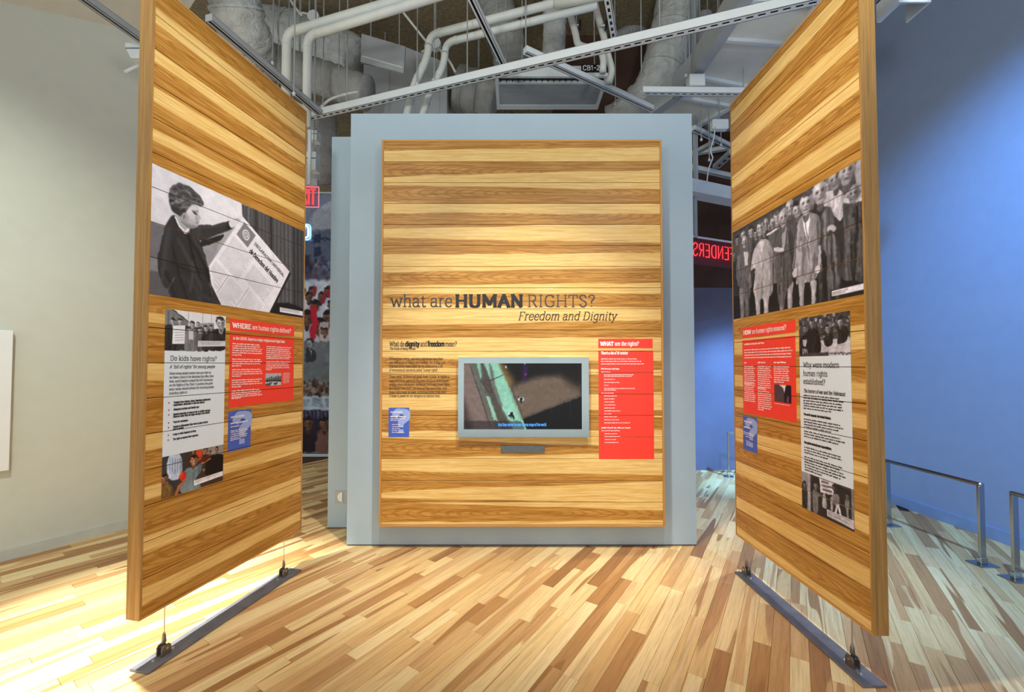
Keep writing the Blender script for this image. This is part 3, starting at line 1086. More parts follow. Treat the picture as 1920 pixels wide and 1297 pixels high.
def face(cv, c, r, skin=165, hair=60, turn=0.0, hairy=True, asp=.72, dark=40, smile=False):
    """a small photographic head: skull, jaw, hair, sockets, nose and mouth; turn -1..1"""
    x, y = cv.tr(c) if cv.tr else c
    sk = np.array(skin if not np.isscalar(skin) else (skin,) * 3, float)
    hr = np.array(hair if not np.isscalar(hair) else (hair,) * 3, float)
    U = RNG.uniform
    tilt = U(-.12, .12)
    ct, st_ = math.cos(tilt), math.sin(tilt)

    def E(dx, dy, rx, ry, col, soft=2.0, al=1.0, rot=0):
        dx, dy = dx * ct - dy * st_, dx * st_ + dy * ct
        cv.ell((x + dx * r / cv.asp, y + dy * r), rx * r, ry * r, tuple(np.clip(col, 0, 255)) if not np.isscalar(col) else col, rot + tilt, soft, al, unit=True)
    k = r * cv.h / 22                      # softness follows the size of the head
    E(0, 1.1, .34, .5, sk * .5, 2 * k)     # neck in shade
    if hairy:
        for _ in range(7):
            a = U(-2.9, -.25)
            E(math.cos(a) * asp * .72, -.18 + math.sin(a) * .62, U(.32, .5), U(.3, .46), hr * U(.7, 1.25), 2.5 * k, .9, U(-1, 1))
    for s in (-1, 1):
        E(s * asp * .98, .08, .13, .22, sk * .7, 1.5 * k)
    E(0, -.16, asp, .84, sk * .86, 1.6 * k)
    E(turn * .1, .34, asp * .76, .66, sk * .84, 1.8 * k)
    E(-.22, -.28, asp * .55, .5, np.minimum(255, sk * 1.18), 8 * k, .75)
    E(.46, .15, .30, .8, sk * .5, 8 * k, .6)
    if hairy:
        for _ in range(6):
            E(U(-.6, .6) * asp, U(-.98, -.66), U(.26, .44), U(.14, .26), hr * U(.75, 1.3), 2.5 * k, .9, U(-.5, .5))
    for s in (-1, 1):
        E(s * .29 + turn * .2, -.10, .21, .15, sk * .42, 4 * k, .75)
        E(s * .29 + turn * .2, -.06, .10, .055, dark, 1.2 * k, .95)
        E(s * .44 + turn * .1, .40, .16, .26, sk * .55, 6 * k, .5)
    E(turn * .30 - .07, .10, .055, .26, np.minimum(255, sk * 1.2), 3 * k, .6)
    E(turn * .30 + .04, .28, .13, .07, sk * .45, 2.5 * k, .8)
    if smile:
        E(turn * .24, .56, .27, .13, sk * .4, 2 * k, .9)
        E(turn * .24, .54, .21, .07, 232, 1.5 * k, .9)
    else:
        E(turn * .24, .55, .22, .06, sk * .35, 2 * k, .85)
        E(turn * .24, .70, .16, .06, np.minimum(255, sk * 1.05), 3 * k, .5)


# --- left panel: woman with the document ------------------------------------------------
tl = homog([(212, 92), (1303, 600), (1288, 1205), (182, 1015)])
cv = Cv(560, 320, 205, asp=1.157 / .675, tr=tl)
cv.poly([(190, 60), (620, 220), (600, 560), (190, 520)], 214, 30)
cv.poly([(560, 240), (870, 390), (870, 560), (560, 560)], 226, 30)
cv.poly([(190, 500), (310, 545), (300, 870), (180, 855)], 108, 4)
cv.poly([(190, 755), (310, 790), (310, 870), (180, 850)], 128, 8)
cv.poly([(180, 850), (380, 880), (400, 1060), (175, 1020)], 92, 3)
cv.poly([(545, 600), (770, 540), (830, 560), (600, 900)], 172, 6)
cv.poly([(560, 700), (700, 650), (640, 830), (600, 840)], 150, 12)
cv.poly([(858, 396), (1320, 600), (1300, 1220), (1040, 1180), (864, 560)], 74, 2)
rg = random.Random(3)
for k in range(17):                                   # curtain folds
    x = 872 + k * 27
    yb = 396 + (x - 858) * .47
    cv.poly([(x, yb), (x + rg.uniform(7, 14), yb + 5), (x + rg.uniform(5, 12), 1230), (x - 2, 1230)], rg.choice((40, 46, 92, 104, 116, 52, 96)), 5, al=.85)
cv.poly([(1065, 1100), (1180, 1095), (1290, 1140), (1300, 1230), (1030, 1190)], 30, 3)
# jacket, back arm, sleeve
cv.poly([(330, 960), (372, 900), (345, 840), (330, 1030), (350, 1040)], 190, 3)
jk = [(375, 462), (335, 490), (298, 560), (268, 680), (243, 770), (258, 900), (306, 980), (330, 962), (372, 905), (338, 1040), (705, 1112), (640, 1030), (628, 940), (612, 845),
      (585, 740), (545, 640), (500, 575), (450, 560)]
cv.fabric(jk, 50, 16, span=22, lean=.12)
cv.fabric([(480, 572), (540, 540), (650, 538), (768, 516), (790, 562), (720, 596), (620, 632), (545, 650)], 54, 6, span=20)
cv.poly([(560, 692), (565, 652), (650, 628), (722, 608), (712, 640), (620, 680)], 40, 2, True)
for pts, w, c in (([(420, 560), (520, 700), (600, 850), (630, 1000)], .012, 24), ([(330, 560), (300, 700), (290, 850)], .03, 70), ([(400, 640), (480, 800), (560, 980)], .035, 68),
                  ([(350, 800), (470, 860), (600, 880)], .010, 28), ([(540, 556), (640, 552), (740, 534)], .016, 78), ([(500, 620), (560, 720), (600, 830)], .010, 84),
                  ([(300, 860), (330, 930)], .012, 26), ([(430, 900), (560, 1030), (660, 1080)], .03, 62)):
    cv.line(pts, w, c, 7, .7)
# neck, collar, face in profile, waved hair
cv.poly([(372, 470), (420, 480), (480, 560), (465, 596), (430, 585), (390, 520)], 170, 2, True)
cv.line([(378, 484), (405, 545), (448, 588), (470, 566)], .013, 238, 2)
fp = [(405, 470), (440, 420), (490, 380), (530, 392), (545, 420), (543, 446), (549, 464), (562, 488), (556, 497), (546, 499), (551, 512), (545, 522), (546, 534), (536, 549), (505, 562), (462, 558), (425, 524)]
cv.poly(fp, 178, 2)
cv.clip = cv.poly(fp, None, 2)
cv.poly([(450, 430), (500, 392), (536, 410), (540, 455), (500, 500)], 212, 14, True, .85)
cv.poly([(420, 500), (470, 530), (535, 545), (500, 570), (430, 560)], 112, 8, True, .75)
cv.poly([(410, 440), (450, 440), (470, 520), (420, 530)], 140, 10, True, .6)
cv.ell((520, 452), .020, .012, 74, .3, 3); cv.ell((522, 454), .009, .006, 36, .3, 2)
cv.line([(500, 436), (540, 440)], .007, 96, 3)
cv.line([(528, 523), (548, 522)], .006, 76, 2)
cv.line([(536, 500), (522, 492), (532, 468)], .006, 120, 4, .8)
cv.clip = None
cv.ell((440, 478), .020, .034, 168, .2, 3); cv.ell((441, 480), .010, .020, 110, .2, 3)
hp = [(332, 336), (338, 290), (352, 258), (378, 244), (402, 236), (436, 246), (470, 260), (498, 278), (520, 300), (548, 322), (568, 352), (584, 384), (578, 402), (560, 408), (540, 396), (512, 392), (486, 402),
      (464, 424), (452, 446), (430, 452), (418, 474), (392, 462), (372, 448), (350, 420), (336, 380)]
cv.poly(hp, 84, 3, True)
cv.clip = cv.poly(hp, None, 4, True)
for k in range(90):
    a = rg.uniform(0, 6.28); d = rg.uniform(.1, 1.0)
    x, y = 450 + math.cos(a) * 130 * d, 345 + math.sin(a) * 110 * d
    L = rg.uniform(18, 46); sg = rg.uniform(-.5, .9)
    cv.line([(x - L, y + L * .3), (x - L * .3, y - L * .25 * sg), (x + L * .4, y - L * .1), (x + L, y + L * .45)], rg.uniform(.006, .016), rg.choice((30, 38, 46, 60, 112, 132, 150, 104)), 4, .6)
cv.poly([(350, 400), (400, 420), (440, 440), (418, 474), (372, 450)], 44, 10, True, .7)
cv.clip = None
cv.warp(.9, 9)
# document
O_, e1, e2 = np.array((862, 484)), np.array((333, 396)), np.array((-247, 346))
dp = lambda a, b: tuple(O_ + a * e1 + b * e2)
cv.poly([(862, 484), (1195, 880), (1045, 1168), (700, 1104), (632, 960), (615, 830)], 236, 1.5)
cv.poly([(1195, 880), (1205, 892), (1060, 1172), (1045, 1168)], 40, 2)
cv.poly([(640, 960), (860, 850), (1000, 1000), (880, 1130), (705, 1100)], 222, 30)
cv.poly([dp(.07, .04), dp(.31, .04), dp(.31, .28), dp(.07, .28)], 128, 1.2)
cv.ell(dp(.19, .16), .042, .052, 226, 0, 1.5)
cv.ell(dp(.19, .16), .030, .039, 128, 0, 1.5)
cv.ell(dp(.19, .16), .021, .028, 226, 0, 1.5)
cv.ell(dp(.19, .16), .012, .018, 150, 0, 1.5)


def doc_lines(a0, a1, b0, b1, n, tone=160):
    for k in range(n):
        b = b0 + (b1 - b0) * k / max(1, n - 1)
        e = a0
        end = a1 - (rg.uniform(0, .1) if rg.random() < .3 else 0)
        while e < end:
            w = min(rg.uniform(.02, .07), end - e)
            cv.line([dp(e, b), dp(e + w, b)], .0052, tone, 1.4, .75)
            e += w + .012


cv.clip = cv.poly([(862, 484), (1195, 880), (1045, 1168), (705, 1104), (650, 960), (632, 840)], None, 1.5)
doc_lines(.06, .46, .34, .78, 19)
doc_lines(.52, .94, .40, .66, 11, 140)
doc_lines(.04, .28, .86, 1.40, 22)
doc_lines(.34, .62, .84, 1.50, 26)
doc_lines(.68, .96, .74, 1.30, 22)
for a, b0, b1 in ((.31, .84, 1.5), (.65, .72, 1.45)):
    cv.line([dp(a, b0), dp(a, b1)], .004, 110, 1.4)
cv.clip = None
cv.poly([(612, 840), (632, 960), (706, 1112), (640, 1060)], 52, 3)
# hands
cv.poly([(762, 524), (790, 500), (800, 470), (806, 470), (806, 496), (838, 486), (856, 494), (846, 520), (800, 556), (776, 560)], 218, 2, True)
for k in range(3):
    cv.line([(806 + k * 12, 498 + k * 2), (826 + k * 9, 508 + k * 3)], .006, 140, 2)
cv.poly([(1122, 1128), (1286, 1160), (1286, 1192), (1122, 1160)], 228, 1)
for k in range(2):
    cv.line([(1130, 1137 + k * 9), (1260, 1162 + k * 9)], .006, 150, 1.5)
cv.mottle(.02, 2); cv.mottle(.02, 14)
cv.a = cv.a * np.array((1.0, .985, 1.0))
pl = cv.print('photo_print', left, .0125, 1.1695, 1.862, 2.537, YP, GL, label='black-and-white photo of a woman holding up a large printed document', nx=330)
ik = Ink(YI)
u0 = tl(dp(.36, .16)); u1 = tl(dp(.97, .14)); v0 = tl(dp(.36, .31)); v1 = tl(dp(.94, .29))
P2 = lambda u: (.0125 + u[0] * 1.157, 2.537 - u[1] * .675)
for s, a, b, sz, wv in (('DECLARACION UNIVERSAL', u0, u1, .028, .12), ('de Derechos del Hombre', v0, v1, .044, .11)):
    a, b = P2(a), P2(b)
    ik.text(s, a[0], a[1], sz, wv, .08, width=math.hypot(b[0] - a[0], b[1] - a[1]), n=2, rot=math.atan2(b[1] - a[1], b[0] - a[0]))
ik.build('lettering', M['ink_grey'], pl)

# --- left panel: white column with two pictures ---------------------------------------------
col = strips('text_sheet', left, .098, .471, 1.012, 1.5735, YP, GL, M['white_print'], label='white printed text column headed Do kids have rights')
ik = Ink(YI)
ik.text('Do kids have rights?', .128, 1.521, .036, .075, .06, width=.285)
ik.text('A "bill of rights" for young people', .126, 1.479, .0245, .08, .065, slant=.2, width=.275, n=3)
for k, (s, w) in enumerate((('Since young people cannot vote and often do', .25), ('not have a voice in the decisions that affect their', .268), ('lives, world leaders created the UN Convention', .262),
                            ('on the Rights of the Child. It outlines the goals', .262), ('every nation should achieve for its young people,', .272), ('including rights to:', .105))):
    ik.text(s, .126, 1.446 - k * .0213, .0185, .075, .06, width=w, n=2)
ik.build('heading_lettering', M['ink_grey'], col)
ik = Ink(YI)
for s, z, w in (('Freedom from violence, abuse, hazardous employment,', 1.290, .225), ('exploitation, abduction or sale into slavery', 1.2765, .185), ('Adequate nutrition and health care', 1.252, .15),
                ('Special protection in times of war or conflict and age', 1.226, .222), ('limits on when they can begin serving in the military', 1.213, .22), ('Time for recreation', 1.184, .085),
                ('Access to information they want to play at home,', 1.159, .21), ('and in society', 1.146, .06), ('A say in what happens to them', 1.118, .135), ('The right to express their opinions', 1.092, .148)):
    ik.text(s, .152, z, .0145, .14, .11, width=w, n=2)
ik.build('list_lettering', M['ink_black'], col)
ik = Ink(YI)
for z in (1.2905, 1.2525, 1.2265, 1.1845, 1.1595, 1.1185, 1.0925):
    ik.text('>', .124, z, .016, .18, .16)
ik.build('bullet_marks', M['ink_red'], col)

cv = Cv(230, 138, 222, asp=.373 / .2225, tr=lambda p: ((p[0] - 85) / 975, (p[1] - 75 - (p[0] - 85) * .10) / 690))
cv.poly([(60, 60), (190, 80), (420, 280), (420, 420), (60, 400)], 120, 2)
for k in range(9):
    cv.line([(95 + k * 34, 90 + k * 32), (95 + k * 34, 420)], .012, 70 if k % 2 else 150, 2)
cv.line([(190, 85), (430, 290)], .02, 40, 2)
for x in (425, 655, 805):
    cv.line([(x, 100), (x, 420)], .008, 110, 1.5)
cv.poly([(560, 310), (850, 305), (850, 450), (560, 450)], 150, 3)
cv.poly([(60, 380), (130, 340), (400, 360), (880, 420), (1080, 390), (1080, 800), (60, 780)], 56, 4)
for x0, x1, y0, c in ((90, 240, 340, 48), (380, 560, 410, 120), (560, 690, 470, 96), (650, 780, 480, 44), (760, 900, 450, 50), (860, 1080, 420, 40)):
    cv.fabric([(x0, 790), (x0 - 4, y0 + 60), (x0 + 30, y0), (x1 - 30, y0), (x1 + 4, y0 + 60), (x1, 790)], c, 12)
cv.poly([(425, 430), (510, 430), (500, 600), (435, 600)], 200, 2)
cv.poly([(930, 415), (1020, 410), (1000, 510), (950, 500)], 226, 2)
for x, y, r in ((196, 295, .085), (300, 300, .09), (488, 345, .09), (580, 335, .06), (612, 440, .085), (712, 410, .09), (800, 395, .07), (970, 310, .16)):
    face(cv, (x, y), r, 196, 52, smile=r > .08)
cv.warp(.8, 9)
cv.poly([(195, 352), (378, 350), (372, 668), (190, 662)], 232, 1.2)
for k in range(5):
    cv.line([(232, 430 + k * 44), (300 + 14 * (k % 3), 424 + k * 44), (358, 432 + k * 42)], .014, 110, 2, .7)
cv.poly([(585, 622), (1060, 645), (1060, 745), (580, 728)], 206, 1)
cv.line([(610, 650), (1000, 668)], .012, 130, 2); cv.line([(640, 680), (960, 696)], .012, 120, 2)
cv.mottle(.03, 2)
cv.print('photo_print', left, .098, .471, 1.5735, 1.796, YP, GL, label='black-and-white photo of laughing children with a placard')
rg = random.Random(8)
cv = Cv(230, 140, (70, 50, 40), asp=.373 / .225, tr=lambda p: ((p[0] - 20) / 595, (p[1] - 858 + (p[0] - 20) * .185) / 385))
cv.poly([(0, 840), (230, 830), (230, 1100), (0, 1240)], (58, 56, 60), 6)
cv.poly([(380, 790), (620, 740), (620, 860), (400, 860)], (150, 140, 130), 8)
cv.fabric([(75, 850), (175, 835), (200, 990), (150, 1080), (70, 1040)], (186, 196, 210), 14)
for k in range(5):
    cv.line([(85 + k * 22, 870), (90 + k * 22, 1010)], .012, (96, 112, 140), 2)
cv.poly([(330, 810), (380, 800), (385, 880), (340, 900)], (206, 70, 30), 3, True)
cv.fabric([(230, 990), (280, 970), (345, 960), (380, 930), (382, 1010), (330, 1090), (380, 1180), (200, 1210), (190, 1140)], (120, 136, 140), 16)
cv.fabric([(420, 960), (460, 880), (540, 850), (620, 870), (620, 1040), (440, 1060)], (26, 18, 18), 8, span=12)
cv.ell((205, 1045), .095, .10, (214, 44, 26), 0, 3); cv.ell((195, 1030), .05, .05, (240, 90, 60), 0, 6, .7)
cv.fabric([(0, 1120), (60, 1080), (130, 1180), (100, 1240), (0, 1250)], (120, 88, 48), 10)
cv.poly([(380, 930), (470, 880), (478, 892), (390, 950)], (190, 120, 84), 2)
cv.poly([(130, 1230), (160, 1130), (230, 1070), (240, 1090), (180, 1160), (160, 1240)], (170, 104, 66), 3)
face(cv, (308, 905), .13, (206, 146, 106), (34, 24, 22), smile=True)
for x, y, r in ((300, 822, .05), (425, 812, .075), (540, 800, .065), (470, 830, .05), (40, 1060, .10), (410, 1000, .05)):
    face(cv, (x, y), r, (186, 128, 92), (40, 28, 24))
cv.poly([(395, 860), (450, 850), (470, 880), (400, 930)], (90, 34, 30), 3, True)
cv.warp(.9, 8)
cv.poly([(312, 1100), (612, 1030), (612, 1080), (312, 1152)], (232, 230, 226), 1)
cv.line([(325, 1110), (560, 1056)], .012, (150, 140, 130), 2); cv.line([(325, 1126), (470, 1092)], .012, (160, 150, 140), 2)
cv.mottle(.03, 2); cv.mottle(.05, 12)
cv.print('photo_print', left, .098, .471, .792, 1.012, YP, GL, label='colour photo of a smiling child among people')

# --- left panel: red and blue boxes ---------------------------------------------------------
rg = random.Random(21)
hd = strips('heading_box', left, .503, 1.073, 1.712, 1.788, YP, GL, M['red'], label='red heading strip reading WHERE are human rights defined')
ik = Ink(YI)
ik.text('WHERE', .519, 1.733, .0405, .17, .12, width=.145)
ik.text('are human rights defined?', .676, 1.733, .042, .08, .06, width=.362)
ik.build('lettering', M['ink_white'], hd)
bd = strips('text_box', left, .503, 1.073, 1.232, 1.695, YP, GL, M['red'], label='red text box with a small meeting photo')
ik = Ink(YI)
ik.text('in the UDHR, based on major religious and legal texts', .524, 1.657, .026, .09, .07, slant=.2, width=.45, n=2)
zy = lambda y: 1.695 - (y - 245) * .000465
for ys in ((390, 420, 450, 480, 512, 542), (600, 630, 660, 690), (742, 772, 802, 830), (885, 914, 944, 974), (1030, 1058, 1086, 1112, 1130)):
    for k, y in enumerate(ys):
        ik.greek(.522, zy(y), (.07 if k == len(ys) - 1 else rg.uniform(.215, .25)), .0078, rg)
for ys in ((405, 435, 465, 495, 525, 555, 580), (632, 662, 692, 722, 748)):
    for k, y in enumerate(ys):
        ik.greek(.80, zy(y), (.05 if k == len(ys) - 1 and y > 700 else rg.uniform(.215, .245)), .0078, rg)
ik.build('lettering', M['ink_white'], bd)
ik = Ink(YI)
for k in range(12):
    ik.greek(.962, 1.436 - k * .0066, rg.uniform(.06, .075), .0042, rg)
ik.build('caption_lettering', M['ink_pink'], bd)
cv = Cv(70, 44, 176, asp=.148 / .086, tr=None)
cv.poly([(0, .5), (.3, .45), (1, .3), (1, .7), (0, .7)], 96, 5)
for k in range(7):
    face(cv, (.1 + k * .14, .5 - .04 * (k % 3) - k * .02), .10, 120, 26)
    cv.poly([(.03 + k * .14, .8), (.06 + k * .14, .58), (.15 + k * .14, .56), (.18 + k * .14, .8)], 24, 3)
cv.poly([(0, .7), (.4, .66), (1, .72), (1, 1), (0, 1)], 190, 3); cv.poly([(0, .85), (.45, .7), (.3, 1), (0, 1)], 80, 3)
cv.poly([(.5, .8), (.8, .76), (.7, .95), (.55, .95)], 60, 2)
cv.print('small_photo', bd, .796, .944, 1.352, 1.438, YI, label='small black-and-white photo of people at a table')


def blue_box(parent, x0, x1, z0, z1, grooves, label, rows):
    b = strips('fact_box', parent, x0, x1, z0, z1, YP, grooves, M['blue'], label=label)
    w, h = x1 - x0, z1 - z0
    ik = Ink(YI)
    ik.text('?', x0 + w * .17, z0 + h * .16, h * 1.02, .17, .15, sx=1.0, width=w * .86)
    ik.build('question_mark', M['ink_pale_blue'], b)
    ik = Ink(YI - .0006)
    ik.text('DID YOU KNOW?', x0 + w * .10, z0 + h * .825, w * .085, .16, .12, width=w * .58, n=2)
    rg = random.Random(len(label))
    for f, x, wd, hh in rows:
        ik.greek(x0 + w * x, z0 + h * f, w * wd, hh, rg)
    ik.build('lettering', M['ink_white'], b)


blue_box(left, .502, .677, .958, 1.208, GL, 'small blue box with question mark under red text box',
         [(.68, .1, .75, .011), (.60, .1, .4, .007), (.50, .1, .7, .006), (.46, .1, .75, .006), (.41, .1, .7, .006), (.36, .1, .75, .006), (.31, .1, .7, .006), (.27, .1, .45, .006)])

# --- centre panel ------------------------------------------------------------------------------
cx = lambda u: onY(u, 683, CYF).x - CXL
cz = lambda v: onY(980, v, CYF).z
cwid = lambda a, b: cx(b) - cx(a)
pm_ = lambda px: px * CYF / F
title = empty('title', (0, 0, 0))
title.parent = center
Ink.letters('what are', cx(731), cz(575), pm_(31.5), M['ink_grey'], title, YP, .070, .055, 0, cwid(731, 848))
Ink.letters('RIGHTS?', cx(988), cz(575), pm_(31.5), M['ink_grey'], title, YP, .070, .055, 0, cwid(988, 1117))
Ink.letters('HUMAN', cx(852), cz(575), pm_(31.5), M['ink_black'], title, YP, .185, .115, 0, cwid(852, 982))
subt = empty('subtitle', (0, 0, 0))
subt.parent = center
Ink.letters('Freedom and Dignity', cx(971), cz(600), pm_(22), M['ink_brown'], subt, YP, .075, .06, .22, cwid(971, 1156))
ik = Ink(YP)
ik.text('What do', cx(730), cz(649), pm_(12.6), .085, .07, width=cwid(730, 758))
ik.text('and', cx(788), cz(649), pm_(12.6), .085, .07, width=cwid(788, 800.5))
ik.text('mean?', cx(834.5), cz(649), pm_(12.6), .085, .07, width=cwid(834.5, 856.5))
ik.text('The fruits of being human', cx(730), cz(655.5), pm_(6.2), .10, .08, slant=.2, width=cwid(730, 779), n=2)
for s, v, u in (('Philosophers, clergy, and even individuals have their', 674.6, 830.6), ('own definitions of dignity and freedom. But in legal and', 681.7, 835), ('practical terms, these ideals can be measured by a set', 688.8, 830.5),
                ('of international standards called "human rights".', 696, 822), ('These rights - to think and speak freely, to vote, to receive a', 708.7, 842), ('basic education, and to be free from torture or enslavement,', 716, 843),
                ('among others are innate: people are born with these rights', 723, 843.5), ('and always have them, just because they are human. And', 730, 838), ('these rights never go away: individuals retain them even', 737.2, 837),
                ('if those in power do not recognize or enforce them.', 744.3, 826)):
    ik.text(s, cx(730), cz(v), pm_(6.9), .075, .06, width=cwid(730, u), n=2)
ik.build('text_lettering', M['ink_brown'], center)
ik = Ink(YP)
ik.text('dignity', cx(759.5), cz(649), pm_(12.6), .16, .11, width=cwid(759.5, 786.5))
ik.text('freedom', cx(801.5), cz(649), pm_(12.6), .16, .11, width=cwid(801.5, 833.5))
ik.build('text_lettering', M['ink_black'], center)

rg = random.Random(5)
hd = strips('heading_box', center, cx(1122), cx(1224), cz(652.5), cz(635), YP, GC, M['red'], label='red heading strip reading WHAT are the rights')
ik = Ink(YI)
ik.text('WHAT', cx(1125.5), cz(647.6), pm_(9.8), .19, .13, width=cwid(1125.5, 1150.5))
ik.text('are the rights?', cx(1153), cz(647.6), pm_(10), .10, .08, width=cwid(1153, 1198))
ik.build('lettering', M['ink_white'], hd)
bd = strips('text_box', center, cx(1122), cx(1225), cz(860.3), cz(657), YP, GC, M['red'], label='long red list box on the right side')
ik = Ink(YI)
ik.text("There's a list of 30 'articles'", cx(1126.5), cz(664), pm_(7), .11, .09, slant=.2, width=cwid(1126.5, 1177.5), n=2)
k8 = lambda x: 1110 + x / 5.293
for y, a, b, h in ((256, 90, 450, 9), (280, 90, 488, 9), (305, 90, 515, 9), (356, 90, 280, 13), (384, 90, 185, 8), (413, 118, 412, 8), (428, 118, 395, 8), (458, 118, 228, 8), (489, 118, 270, 8), (517, 118, 162, 8), (548, 118, 422, 8),
                   (564, 118, 237, 8), (595, 90, 213, 8), (623, 118, 247, 8), (652, 118, 222, 8), (681, 118, 218, 8), (712, 118, 228, 8), (742, 118, 225, 8), (771, 118, 277, 8), (799, 118, 188, 8), (829, 118, 243, 8), (859, 118, 263, 8),
                   (889, 118, 370, 8), (940, 90, 376, 13), (967, 90, 275, 8), (997, 120, 243, 8), (1025, 120, 275, 8), (1055, 120, 233, 8), (1084, 120, 257, 8)):
    ik.greek(cx(k8(a)), cz(625 + y / 5.293), cwid(k8(a), k8(b)), pm_(h / 5.293), rg)
ik.build('lettering', M['ink_white'], bd)
ik = Ink(YI)
for y in (408, 455, 486, 514, 545, 620, 649, 678, 709, 739, 768, 796, 826, 856, 886, 994, 1022, 1052, 1081):
    x = cx(1128); z = cz(625 + y / 5.293)
    ik.bar(x - .003, x + .003, z - .003, z + .003)
ik.build('bullet_marks', M['ink_red'], bd)
blue_box(center, cx(729.5), cx(768), cz(819), cz(764), GC, 'small blue box with question mark under the introduction',
         [(.68, .1, .74, .012), (.615, .1, .7, .006), (.56, .1, .4, .006), (.42, .17, .4, .006), (.35, .17, .55, .006), (.28, .17, .4, .006), (.22, .17, .25, .006), (.15, .17, .6, .006)])

# --- right panel: crowd photo -----------------------------------------------------------------
tr4 = homog([(370, 584), (1297, 65), (1312, 1030), (374, 1213)])
cv = Cv(560, 320, 52, asp=1.1625 / .661, tr=tr4)
rg = random.Random(17)
cv.poly([(360, 600), (1300, 60), (1300, 200), (360, 680)], 74, 20)
cv.poly([(360, 900), (1320, 700), (1320, 1040), (360, 1220)], 34, 30)


def coat(pts, c, folds=6, sm=True):
    cv.fabric(pts, c, folds * 4, sm, span=40)


# back row shoulders and heads
for x, y, r, s in ((388, 690, .05, 130), (405, 640, .055, 150), (447, 605, .05, 165), (505, 580, .062, 170), (540, 600, .055, 150), (612, 525, .062, 165), (645, 545, .05, 140), (665, 515, .06, 170), (692, 480, .055, 190),
                   (785, 405, .075, 175), (838, 425, .075, 180), (948, 330, .07, 165), (1058, 265, .065, 165), (380, 760, .05, 120), (600, 590, .04, 150), (700, 530, .045, 150)):
    w = r * 330
    cv.poly([(x - w * 1.7, y + 260), (x - w * 1.5, y + w * 2.2), (x - w * .4, y + w * 1.5), (x + w * .4, y + w * 1.4), (x + w * 1.5, y + w * 2), (x + w * 1.7, y + 260)], rg.choice((48, 62, 76, 90)), 4, True)
    face(cv, (x, y), r, s, rg.choice((48, 70, 110)), rg.uniform(-.5, .5), rg.random() < .55)
# legs
for x, yt, yb, c in ((438, 985, 1195, 120), (475, 985, 1190, 96), (552, 1020, 1180, 168), (612, 1030, 1175, 176), (725, 960, 1150, 130), (785, 940, 1140, 160), (868, 940, 1120, 158), (955, 930, 1105, 166), (1010, 860, 1090, 60), (1070, 850, 1070, 84), (1130, 850, 1070, 70)):
    cv.poly([(x - 20, yt), (x + 20, yt), (x + 15, (yt + yb) / 2), (x + 13, yb), (x - 13, yb), (x - 17, (yt + yb) / 2)], c, 3, True)
    cv.line([(x + 10, yt), (x + 10, yb)], .012, max(20, c - 60), 5, .6)
    cv.ell((x - 4, (yt + yb) / 2), .018, .022, min(230, c + 36), 0, 5, .7)
# main figures
coat([(405, 760), (425, 720), (460, 705), (500, 715), (522, 760), (525, 870), (500, 985), (415, 975), (395, 870)], 92)
cv.poly([(450, 720), (485, 720), (478, 820), (460, 820)], 190, 3)
coat([(530, 700), (560, 645), (600, 630), (640, 650), (662, 720), (660, 850), (650, 1035), (525, 1045), (535, 850), (505, 860), (510, 790)], 158)
cv.poly([(565, 650), (600, 640), (590, 720), (575, 720)], 206, 3); cv.line([(625, 600), (690, 560)], .022, 206, 2); cv.poly([(590, 690), (640, 680), (645, 720), (600, 730)], 150, 3, True)
coat([(690, 620), (715, 560), (745, 545), (790, 560), (812, 620), (815, 720), (800, 940), (760, 1010), (740, 1120), (700, 1090), (690, 960), (665, 940), (672, 760)], 84)
cv.poly([(735, 560), (762, 555), (748, 690), (730, 680)], 150, 3, True); cv.poly([(675, 690), (740, 700), (735, 725), (680, 720)], 190, 3, True)
coat([(838, 560), (858, 490), (890, 455), (950, 445), (998, 470), (1008, 560), (1000, 700), (1015, 850), (985, 870), (960, 925), (835, 965), (835, 880), (805, 850), (822, 700)], 136, 8)
cv.poly([(880, 480), (930, 460), (925, 540), (912, 640), (895, 580)], 232, 2, True)
cv.line([(838, 560), (830, 700), (815, 850)], .012, 70, 5); cv.line([(985, 520), (990, 640), (1000, 720)], .012, 74, 5); cv.line([(895, 470), (905, 560), (915, 650), (925, 780)], .010, 80, 4); cv.line([(1000, 690), (1000, 800), (985, 860)], .030, 176, 4); cv.ell((985, 850), .026, .036, 196, .3, 2); cv.ell((820, 880), .03, .045, 180, .1, 2)
coat([(1015, 470), (1060, 400), (1110, 420), (1120, 480), (1090, 560), (1120, 640), (1150, 760), (1140, 960), (1060, 980), (1050, 760), (1020, 700), (1015, 600)], 88, 7)
coat([(1030, 330), (1070, 290), (1140, 280), (1180, 320), (1190, 420), (1150, 500), (1110, 470), (1080, 400), (1030, 400)], 176, 5)
cv.ell((1085, 560), .05, .03, 176, .4, 3); cv.ell((1075, 590), .03, .02, 60, .4, 3)
coat([(1170, 400), (1200, 370), (1300, 360), (1320, 500), (1325, 910), (1240, 930), (1155, 905), (1175, 640)], 66, 7)
cv.poly([(1180, 330), (1230, 270), (1300, 240), (1310, 350), (1230, 370)], 150, 3, True); cv.poly([(1180, 350), (1300, 340), (1300, 362), (1190, 380)], 190, 3, True)
cv.poly([(1250, 130), (1300, 60), (1310, 260), (1270, 250)], 150, 4, True)
for x, y, r, s, t, h in ((457, 650, .065, 176, .1, True), (572, 555, .078, 186, -.1, True), (738, 480, .088, 178, .2, True), (905, 375, .105, 190, -.2, True), (1000, 300, .10, 186, .3, False), (1112, 205, .088, 150, -.2, True), (1195, 150, .105, 172, .3, True), (1245, 310, .07, 140, -.3, True)):
    face(cv, (x, y), r, s, 78, t, h and RNG.random() < .5)
cv.warp(1.1, 11); cv.warp(.5, 4)
